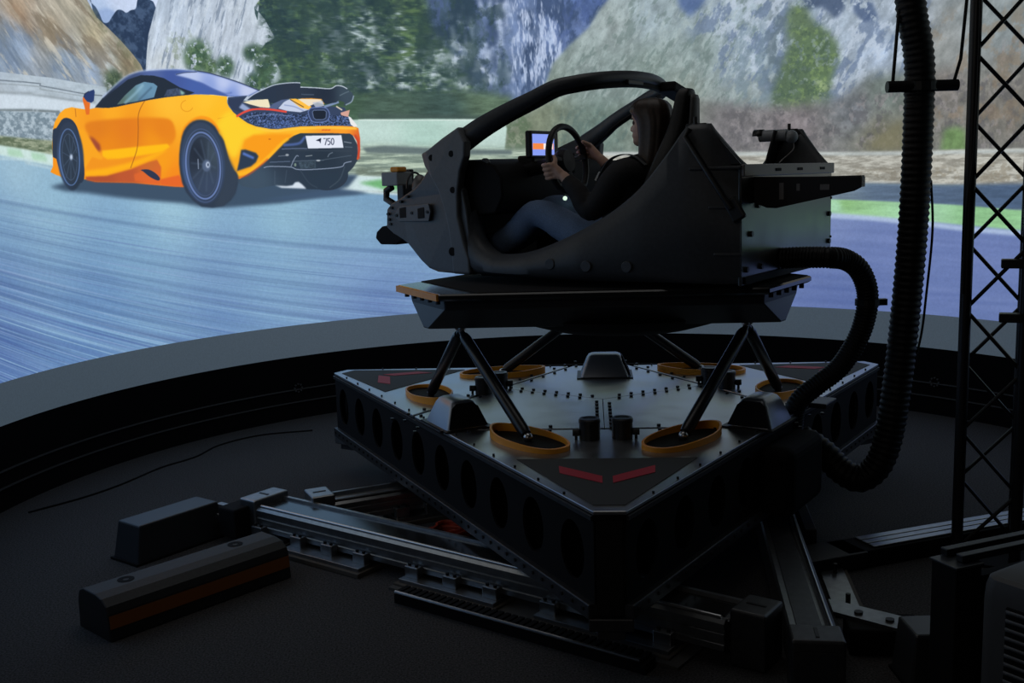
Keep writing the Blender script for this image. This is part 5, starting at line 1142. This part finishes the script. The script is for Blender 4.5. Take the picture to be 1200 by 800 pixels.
hr.grid(rows, True); hr.f.append(tuple(range(56))); hr.f.append(tuple(range(len(hr.v) - 56, len(hr.v))))
hr.build('hair', M['hair'], bo, 'long straight dark brown hair', zb=0, smooth=80)
for s in (1, -1):
    MB().ball(shift((HC.x + .058, HC.y + s * .031, HC.z + .108)), .0115, 14, 10).build('eye', M['eye'], bo, zb=0, smooth=80)
    MB().tube([shift((HC.x + .074 - abs(k - 1) * .004, HC.y + s * (.020 + .012 * k), HC.z + .125 + (.002 if k == 1 else 0))) for k in range(3)], .003, 6).build('eyebrow', M['hair'], bo, zb=0, smooth=80)
MB().tube([shift((HC.x + .078 + .004 * math.cos(k), HC.y + .008 * k, HC.z + .050)) for k in (-2, -1, 0, 1, 2)], [.002, .0042, .005, .0042, .002], 8).build('lips', M['lip'], bo, zb=0, smooth=80)
# harness strap over the shoulder
M['webbing'] = mat('grey_webbing', (0.10, 0.105, 0.11), 0.7)
st = spline([(-.405, .440, 1.790), (-.350, .442, 1.830), (-.285, .444, 1.842), (-.212, .446, 1.815), (-.152, .446, 1.725), (-.122, .43, 1.63), (-.10, .415, 1.53)], 6)
hs = MB().grid([[shift((x, y - .017, z)) for x, y, z in st], [shift((x, y + .017, z)) for x, y, z in st]]).build('harness_strap', M['webbing'], bo, 'grey harness strap over the shoulder', zb=0, solid=.004)
MB().box(shift((-.156, .450, 1.745)), (.012, .02, .045), m=Matrix.Rotation(math.radians(-32), 3, 'Y')).build('white_tag', mat('white_tag', (.7, .7, .7), .6), hs, zb=0)

# ================================================================== guide rails on the floor
D_A, D_B, D_C, D_D = math.radians(-36.6), math.radians(81.3), math.radians(25), math.radians(19.6)
def rail(name, lab, start, ang, L, w, ztop, grp=None, belt=True):
    """aluminium linear axis: u along, v across (near edge at v=0), built in its own frame"""
    t = thing(name, lab, 'guide rail', (*start, 0), ang, grp)
    mb = MB()
    # section: side grooves and a stepped top
    sec = [(0, .055), (0, .078), (.006, .082), (.006, .092), (0, .096), (0, .118), (.007, .122), (.007, .134), (0, .138), (0, ztop - .018), (.012, ztop - .006), (.030, ztop - .006), (.034, ztop - .020), (.046, ztop - .020), (.050, ztop - .012), (w - .030, ztop - .012), (w - .026, ztop + .006), (w - .008, ztop + .006), (w, ztop - .004), (w, .055)]
    n = len(sec); mb.add([(0, v, z) for v, z in sec] + [(L, v, z) for v, z in sec], [tuple(range(n))[::-1], tuple(range(n, 2 * n))] + [(i, (i + 1) % n, n + (i + 1) % n, n + i) for i in range(n)])
    mb.build('rail_profile', M['alu'], t)
    MB().cyl((0.02, .021, ztop - .001), (L - .02, .021, ztop - .001), 0.008, 10).build('guide_rod', M['steel'], t, 'bright polished guide rod', smooth=40)
    if belt: MB().box((L / 2, w / 2 + .008, ztop - .009), (L - .04, w - .085, .006)).build('belt_cover', M['gloss'], t, 'smooth dark belt cover')
    return t
def clamp_plate(t, u0, u1, v0, n, lab=None):
    bp = MB().box(((u0 + u1) / 2, v0 + .07, .011), (u1 - u0, .20, .022)).build('base_plate', mat('brown_edged_plate', (.10, .085, .07), .7) if 'bp' not in M else M['bp'], t, bevel=.003)
    M['bp'] = bp.data.materials[0]
    MB().box(((u0 + u1) / 2, v0 + .075, .030), (u1 - u0 - .03, .17, .016)).build('mounting_plate', M['alu'], t, bevel=.002)
    for i in range(n):
        u = u0 + .06 + (u1 - u0 - .12) * i / max(1, n - 1)
        c = MB().box((u, -.018, .062), (.075, .04, .052)).build('rail_clamp', M['alu'], t, bevel=.004)
        b = MB()
        for d in (-.02, .02): b.cyl((u + d, -.022, .088), (u + d, -.022, .098), .008, 8)
        b.build('clamp_bolt', M['black'], c)
def strip_plate(t, u0, u1, z=.012):
    MB().box(((u0 + u1) / 2, .05, z / 2), (u1 - u0, .34, z)).build('floor_plate', mat('grey_floor_plate', (.09, .088, .085), .7) if 'fp' not in M else M['fp'], t)
    M['fp'] = t.children[-1].data.materials[0]
def end_cap(t, u, v, du, dv, h, m, lab=None, slot=True):
    c = MB().box((u, v, h / 2), (du, dv, h)).build('end_cap', m, t, lab, bevel=.010, seg=3)
    MB().box((u, v, h + .001), (du * .55, .012, .003)).build('cap_slot', M['black'], c)
    return c
def motor(name, lab, c, rz, L, w, h):
    t = thing(name, lab, 'cover', (*c, 0), rz, 'motor covers at the rail ends')
    MB().box((0, 0, h / 2), (L * 1.06, w * 1.25, h), taper=.87).build('cover_shell', M['cover'], t, bevel=.008, seg=2)
    MB().box((0, 0, .006), (L * 1.10, w * 1.34, .012)).build('cover_flange', M['matte'], t)
    return t
M['cover'] = mat('black_sheet_cover', (0.030, 0.034, 0.040), 0.38, spec=0.7)
# rail A: from the left, under the near corner, to the dark end box
A = rail('guide_rail', 'long aluminium guide rail running from left of the deck under its near corner', (-1.300, 5.035), D_A, 2.52, .205, .175, 'guide rails on the floor')
end_cap(A, -.055, .105, .115, .225, .205, M['alu'], 'pale aluminium end cap')
MB().box((-.105, -.02, .10), (.13, .16, .15)).build('coupling_housing', M['matte'], A, bevel=.01)
clamp_plate(A, .26, .80, -.075, 3); clamp_plate(A, -.02, .22, -.05, 1); clamp_plate(A, 1.00, 1.55, -.06, 3); clamp_plate(A, 1.72, 2.35, -.06, 3); strip_plate(A, 1.0, 2.4)
cap = end_cap(A, 2.60, .10, .135, .165, .215, M['alu_dark'], 'dark end cap')
MB().box((2.53, .10, .12), (.02, .05, .10)).build('cap_window', M['alu'], cap)
ct = MB(); ct.box((1.72, -.175, .020), (1.20, .075, .040)); ct.build('cable_tray', M['matte'], A, 'black cable tray with a bright edge')
MB().cyl((1.13, -.215, .052), (2.30, -.215, .052), .007, 8).build('tray_edge', M['steel'], A, smooth=40)
for k in range(36): MB().box((1.14 + k * .033, -.175, .048), (.022, .070, .016)).build('chain_link', M['matte'], A)
# rail C: behind, running to the right under the deck
Cr = rail('guide_rail', 'dark guide rail behind the long one, disappearing to the right under the deck', (-0.93, 5.10), D_C, 1.9, .17, .165, 'guide rails on the floor', belt=False)
Cr.children[0].data.materials[0] = M['alu_dark']
end_cap(Cr, -.04, .085, .12, .17, .205, M['alu'], 'pale aluminium end block')
MB().tube([(-.045, -.004, .10), (-.045, -.02, .10)], .045, 20).build('bearing_ring', M['black'], Cr, smooth=40)
MB().ball((-.045, -.018, .10), .018).build('bearing_pin', M['steel'], Cr, smooth=60)
clamp_plate(Cr, .30, .75, -.05, 3); clamp_plate(Cr, 1.0, 1.5, -.05, 3)
# rail B: from the near right end cap away under the deck
B = rail('guide_rail', 'dark guide rail on the right running away from the viewer under the deck', (1.090, 3.39), D_B, 2.3, .170, .185, 'guide rails on the floor')
B.children[0].data.materials[0] = M['alu_dark']
cb = end_cap(B, -.06, .085, .135, .178, .205, M['alu_dark'], 'grey end cap with a black lid seam', False)
MB().box((-.1295, .085, .10), (.003, .12, .13)).build('cap_panel', M['cover'], cb, bevel=.001)
rail_side = MB()
for k in range(12): rail_side.cyl((.12 + k * .17, -.004, .15), (.12 + k * .17, .004, .15), .007, 8)
rail_side.build('side_bolt', M['black'], B)['kind'] = 'stuff'
pb = MB().box((.80, -.12, .022), (.48, .10, .012)).build('side_plate', M['alu'], B, 'aluminium foot plate with studs')
for u in (.62, .95): MB().cyl((u, -.13, .028), (u, -.13, .07), .010, 8).build('stud', M['black'], pb)
MB().box((.80, -.13, .008), (.52, .12, .016)).build('base_plate', M['bp'], B)
MB().bar((1.2, -.06, .09), (2.1, -.06, .09), .05, .09).build('cable_duct', M['black'], B, bevel=.004)
gp = MB().prism([(.46, -.03, .10), (.36, -.20, .10), (.26, -.36, .10), (.20, -.36, .10), (.20, -.24, .10), (.34, -.03, .10)], (0, 0, .012)).build('gear_plate', M['alu'], B, 'flat aluminium gear plate')
for u, v in ((.33, -.12), (.27, -.22), (.24, -.32)): MB().cyl((u, v, .112), (u, v, .120), .016, 12).build('plate_bolt', M['black'], gp)
MB().box((.29, -.20, .05), (.16, .26, .10)).build('gearbox', M['matte'], B, bevel=.008)
MB().box((.235, -.385, .085), (.07, .05, .035)).build('plug', mat('pale_plug', (.35, .34, .32), .5), B, bevel=.006)
# rail D: blue-lit strip on the floor at the right
Dr = thing('floor_beam', 'low aluminium beam on the carpet leading right behind the truss', 'beam', (1.600, 4.480, 0), D_D)
MB().box((.55, .05, .04), (1.45, .17, .08)).build('beam_body', M['matte'], Dr, bevel=.004)
for v in (.002, .05, .098): MB().box((.62, v, .084), (1.30, .040, .010)).build('top_rail', M['alu'], Dr, bevel=.003)
MB().box((-.23, .05, .045), (.30, .19, .07)).build('beam_end', M['black'], Dr, bevel=.006)
# motor covers, bumper
motor('motor_cover', 'black box shaped motor cover on the carpet at the left rail end', (-1.712, 4.984), math.radians(53), .49, .16, .185)
motor('motor_cover', 'black motor cover with bluish top beside the right hand equipment frame', (1.43, 3.39), math.radians(0), .24, .15, .20)
fl = thing('motor_flange', 'small bright flange coupling between left motor cover and rail', 'coupling', (-1.487, 5.155, 0), math.radians(53))
MB().box((0, 0, .10), (.035, .09, .115)).build('flange_plate', M['alu'], fl, bevel=.004)
MB().cyl((-.06, 0, .10), (.10, 0, .10), .030, 16).build('shaft', M['steel'], fl, smooth=40)
MB().box((0, 0, .022), (.04, .06, .045)).build('flange_foot', M['matte'], fl)
bp = thing('wheel_stop', 'black rubber wheel stop bar with a long orange stripe on the carpet', 'bumper', (-1.429, 4.305, 0), math.radians(47.8))
sec = [(-.155, 0), (-.146, .112), (-.135, .140), (-.10, .165), (-.05, .175), (.05, .175), (.085, .160), (.10, .12), (.105, 0)]
n = len(sec); M['rubber'] = mat('black_rubber', (0.020, 0.021, 0.023), 0.55, noise=.2, nscale=80, bump=.1)
MB().add([(-.43, v, z) for v, z in sec] + [(.43, v, z) for v, z in sec], [tuple(range(n))[::-1], tuple(range(n, 2 * n))] + [(i, (i + 1) % n, n + (i + 1) % n, n + i) for i in range(n)]).build('bar', M['rubber'], bp, bevel=.006)
MB().add([(-.425, -.1535, .052), (.425, -.1535, .052), (.425, -.1475, .104), (-.425, -.1475, .104), (-.425, -.147, .052), (.425, -.147, .052), (.425, -.140, .104), (-.425, -.140, .104)], [(0, 1, 2, 3), (4, 7, 6, 5), (0, 4, 5, 1), (3, 2, 6, 7), (0, 3, 7, 4), (1, 5, 6, 2)]).build('orange_stripe', mat('orange_tape', (.26, .085, .015), .6), bp, 'orange reflective stripe')
for u in (-.27, .25): MB().lathe([(.012, .1745), (.034, .1745), (.034, .1765), (.012, .1765)], (u, 0, 0), 20).build('bolt_recess', M['matte'], bp)
# cables
cab = MB().tube(spline([(-1.45, 7.35, .006), (-1.80, 7.25, .006), (-2.02, 7.00, .006), (-2.10, 6.70, .006), (-2.25, 6.45, .006), (-2.37, 6.10, .006), (-2.50, 5.85, .006), (-2.70, 5.60, .006)], 8), .005, 6).build('floor_cable', M['matte'], None, smooth=60)
tag(cab, 'thin black cable snaking across carpet below the screen skirt at left', 'cable')
M['red_cable'] = mat('red_cable', (0.55, 0.06, 0.02), 0.5)
rc = MB(); rr = random.Random(3)
cc = []
for k in range(46):
    a = k * .75; cc.append((-.34 + .10 * math.cos(a) + rr.uniform(-.03, .03), 4.98 + .09 * math.sin(a) + rr.uniform(-.03, .03), .02 + .0009 * k))
rc.tube(spline(cc, 5), .009, 6); o = rc.build('cable_coil', M['red_cable'], None, smooth=60); tag(o, 'bundle of bright red cable lying between the rails under the deck', 'cable')

# ================================================================== hoses
M['hose'] = mat('black_ribbed_hose', (0.008, 0.008, 0.009), 0.5, spec=0.3)
M['rope'] = mat('black_cord', (0.010, 0.010, 0.010), 0.7)
def ribbed(name, path, r, lab, pitch, amp, stuff=None):
    P = np.array(spline(path, 40)); d = np.r_[0, np.cumsum(np.linalg.norm(np.diff(P, axis=0), axis=1))]
    t = thing(name, lab, 'hose', tuple(P[-1]) if P[-1][2] < P[0][2] else tuple(P[0])); base = Vector(t.location); t['_zb'] = 0.0
    n = int(d[-1] / pitch) * 4; s = np.linspace(0, d[-1], n); Q = np.stack([np.interp(s, d, P[:, k]) for k in range(3)], -1)
    rad = [r + amp * (0.5 - 0.5 * math.cos(2 * PI * (k / 4))) * (1 if k % 4 else 0.2) - amp * .5 for k in range(n)]
    MB().tube([tuple(Vector(q) - base) for q in Q], [float(x) for x in rad], 20).build('ribbed_tube', M['hose'], t, smooth=70)
    return t, base
big, bb = ribbed('cable_hose', [(1.80, 4.9, 4.55), (1.82, 4.9, 3.2), (1.835, 4.9, 2.55), (1.885, 4.9, 2.25), (1.893, 4.9, 2.05), (1.885, 4.9, 1.55), (1.86, 4.9, 1.10), (1.83, 4.9, .75), (1.795, 4.9, .48), (1.745, 4.9, .33), (1.665, 4.92, .26), (1.585, 4.95, .295), (1.52, 4.99, .365), (1.43, 5.03, .43), (1.33, 5.06, .46)], .066, 'thick black ribbed cable hose hanging from the ceiling and curving up into the deck side', .030, .0065)
hb = MB(); 
MB().lathe([(.075, 2.085), (.082, 2.085), (.082, 2.125), (.075, 2.125)], (1.893, 4.9, 0), 24).build('hose_clamp', M['black'], big, zb=0).location = -bb
k1 = MB().cyl((1.73, 4.86, 2.105), (2.05, 4.86, 2.105), .026, 14).build('clamp_bar', M['black'], big, zb=0, smooth=40); k1.location = -bb
k2 = MB().tube([(1.755, 4.86, 2.11), (1.80, 4.90, 2.6), (1.82, 4.9, 3.1)], .008, 8).build('hanging_cord', M['rope'], big, zb=0, smooth=60); k2.location = -bb
k3 = MB().tube([(2.03, 4.86, 2.11), (2.06, 4.86, 2.22), (2.10, 4.9, 2.55), (2.16, 4.9, 3.2), (2.2, 4.9, 4.5)], .008, 8).build('hanging_cord', M['rope'], big, zb=0, smooth=60); k3.location = -bb
k4 = MB().tube(spline([(1.955, 4.89, 1.68), (1.965, 4.88, 1.45), (1.945, 4.88, 1.15), (1.925, 4.88, .95), (1.885, 4.9, .75)], 6), .006, 8).build('loose_cable', M['rope'], big, zb=0, smooth=60); k4.location = -bb
small, sb = ribbed('cable_hose', [loc(-.932, .12, 1.345), loc(-1.02, .12, 1.350), (1.44, 4.74, 1.352), (1.535, 4.79, 1.335), (1.605, 4.81, 1.285), (1.650, 4.83, 1.19), (1.655, 4.85, 1.08), (1.625, 4.87, .955), (1.55, 4.89, .82), (1.455, 4.91, .735), (1.385, 4.92, .675), (1.350, 4.93, .610), (1.345, 4.95, .50)], .048, 'thinner black hose looping from cockpit rear down to the deck edge', .016, .0045)
q = MB().lathe([(.048, 1.115), (.056, 1.115), (.056, 1.145), (.048, 1.145)], (1.658, 4.845, 0), 20).build('hose_clamp', M['black'], small, zb=0); q.location = -sb
q = MB().box((1.725, 4.84, 1.13), (.04, .03, .03)).build('clamp_tail', M['rim'], small, zb=0); q.location = -sb

# ================================================================== truss tower
M['truss'] = mat('black_truss_paint', (0.012, 0.012, 0.014), 0.4)
TA = math.radians(-23.7)
tw = thing('truss_tower', 'black lattice truss tower standing at the right edge', 'truss', (1.965, 4.500, 0), TA)
TW, TD = .235, .215
for x, y in ((0, 0), (TW, 0), (0, TD), (TW, TD)):
    MB().cyl((x, y, .01), (x, y, 4.55), .0245, 18).build('chord', M['truss'], tw, smooth=40)
def lattice(p, q, ph):
    k = 0; z = .05 + ph; 
    while z < 4.3:
        a, b = (p, q) if k % 2 == 0 else (q, p)
        MB().cyl((*a, z), (*b, z + .27), .0085, 8).build('brace', M['truss'], tw, smooth=40); z += .27; k += 1
lattice((0, 0), (TW, 0), 0); lattice((TW, TD), (0, TD), 0); lattice((0, 0), (0, TD), .1); lattice((TW, 0), (TW, TD), .1)
MB().box((TW / 2, TD / 2, .006), (.36, .36, .012)).build('base_plate', M['matte'], tw)
for z in (1.33, 1.10, 2.44):
    MB().box((TW - .06, -.015, z), (.085, .06, .038)).build('cable_clip', M['truss'], tw, bevel=.005)
MB().tube(spline([(.012, -.030, 2.6), (.016, -.030, 2.2), (.010, -.030, 1.8), (-.010, -.030, 1.55), (-.012, -.030, 1.2)], 6), .005, 8).build('cable', M['rope'], tw, smooth=60)

# ================================================================== equipment at the lower right
ef = thing('equipment_frame', 'black equipment frame with square post and double top bars at lower right', 'frame', (1.395, 3.190, 0), math.radians(22))
MB().box((0, 0, .25), (.105, .105, .50)).build('post', M['matte'], ef, bevel=.004)
MB().box((0, 0, .503), (.115, .115, .008)).build('post_cap', M['cover'], ef, bevel=.002)
for y in (-.02, .045): MB().bar((-.01, y, .520), (.75, y, .520), .030, .024).build('top_bar', M['rim'], ef, bevel=.003)
MB().box((.40, .01, .22), (.66, .04, .44)).build('back_panel', M['matte'], ef)
MB().box((.70, 0, .25), (.06, .10, .50)).build('post', M['matte'], ef, bevel=.004)
MB().box((.054, -.04, .33), (.004, .014, .03)).build('latch', M['alu'], ef)
ac = thing('air_conditioner', 'grey plastic portable air conditioner with curved vent louvres at lower right corner', 'air conditioner', (1.625, 2.93, 0), math.radians(-58))
M['ac'] = mat('grey_appliance_plastic', (0.085, 0.087, 0.092), 0.5, noise=.05, nscale=30)
M['ac_light'] = mat('light_grey_plastic', (0.16, 0.165, 0.175), 0.5)
rows = []
for z, k in ((0.02, .97), (.05, 1.0), (.46, 1.0), (.50, .985), (.525, .95), (.535, .88)):
    ring = []
    for sx, sy, t0 in ((-1, -1, 180), (1, -1, 270), (1, 1, 0), (-1, 1, 90)):
        for i in range(6):
            t = math.radians(t0 + 18 * i); ring.append((k * (sx * .145 + .05 * math.cos(t)), k * (sy * .115 + .05 * math.sin(t)), z))
    rows.append(ring)
mb = MB().grid(rows, True); mb.f.append(tuple(range(len(mb.v) - 24, len(mb.v)))); mb.f.append(tuple(range(24))); mb.build('housing', M['ac'], ac, smooth=35)
gr = MB().box((-.005, -.166, .335), (.19, .010, .25)).build('vent_recess', M['matte'], ac, bevel=.004)
for k in range(9):
    z = .225 + k * .027
    MB().grid([[(-.095 + .018 * j, -.172 - .010 * math.sin(PI * j / 10) - d * .004, z + .006 * math.sin(PI * j / 10) + d * .012) for j in range(11)] for d in (0, 1)]).build('louvre', M['ac_light'], gr, solid=.004, smooth=60)
MB().box((-.06, .02, .539), (.10, .12, .008)).build('control_panel', M['cover'], ac, bevel=.003)

for _o in bpy.data.objects:
    if '_zb' in _o.keys(): del _o['_zb']
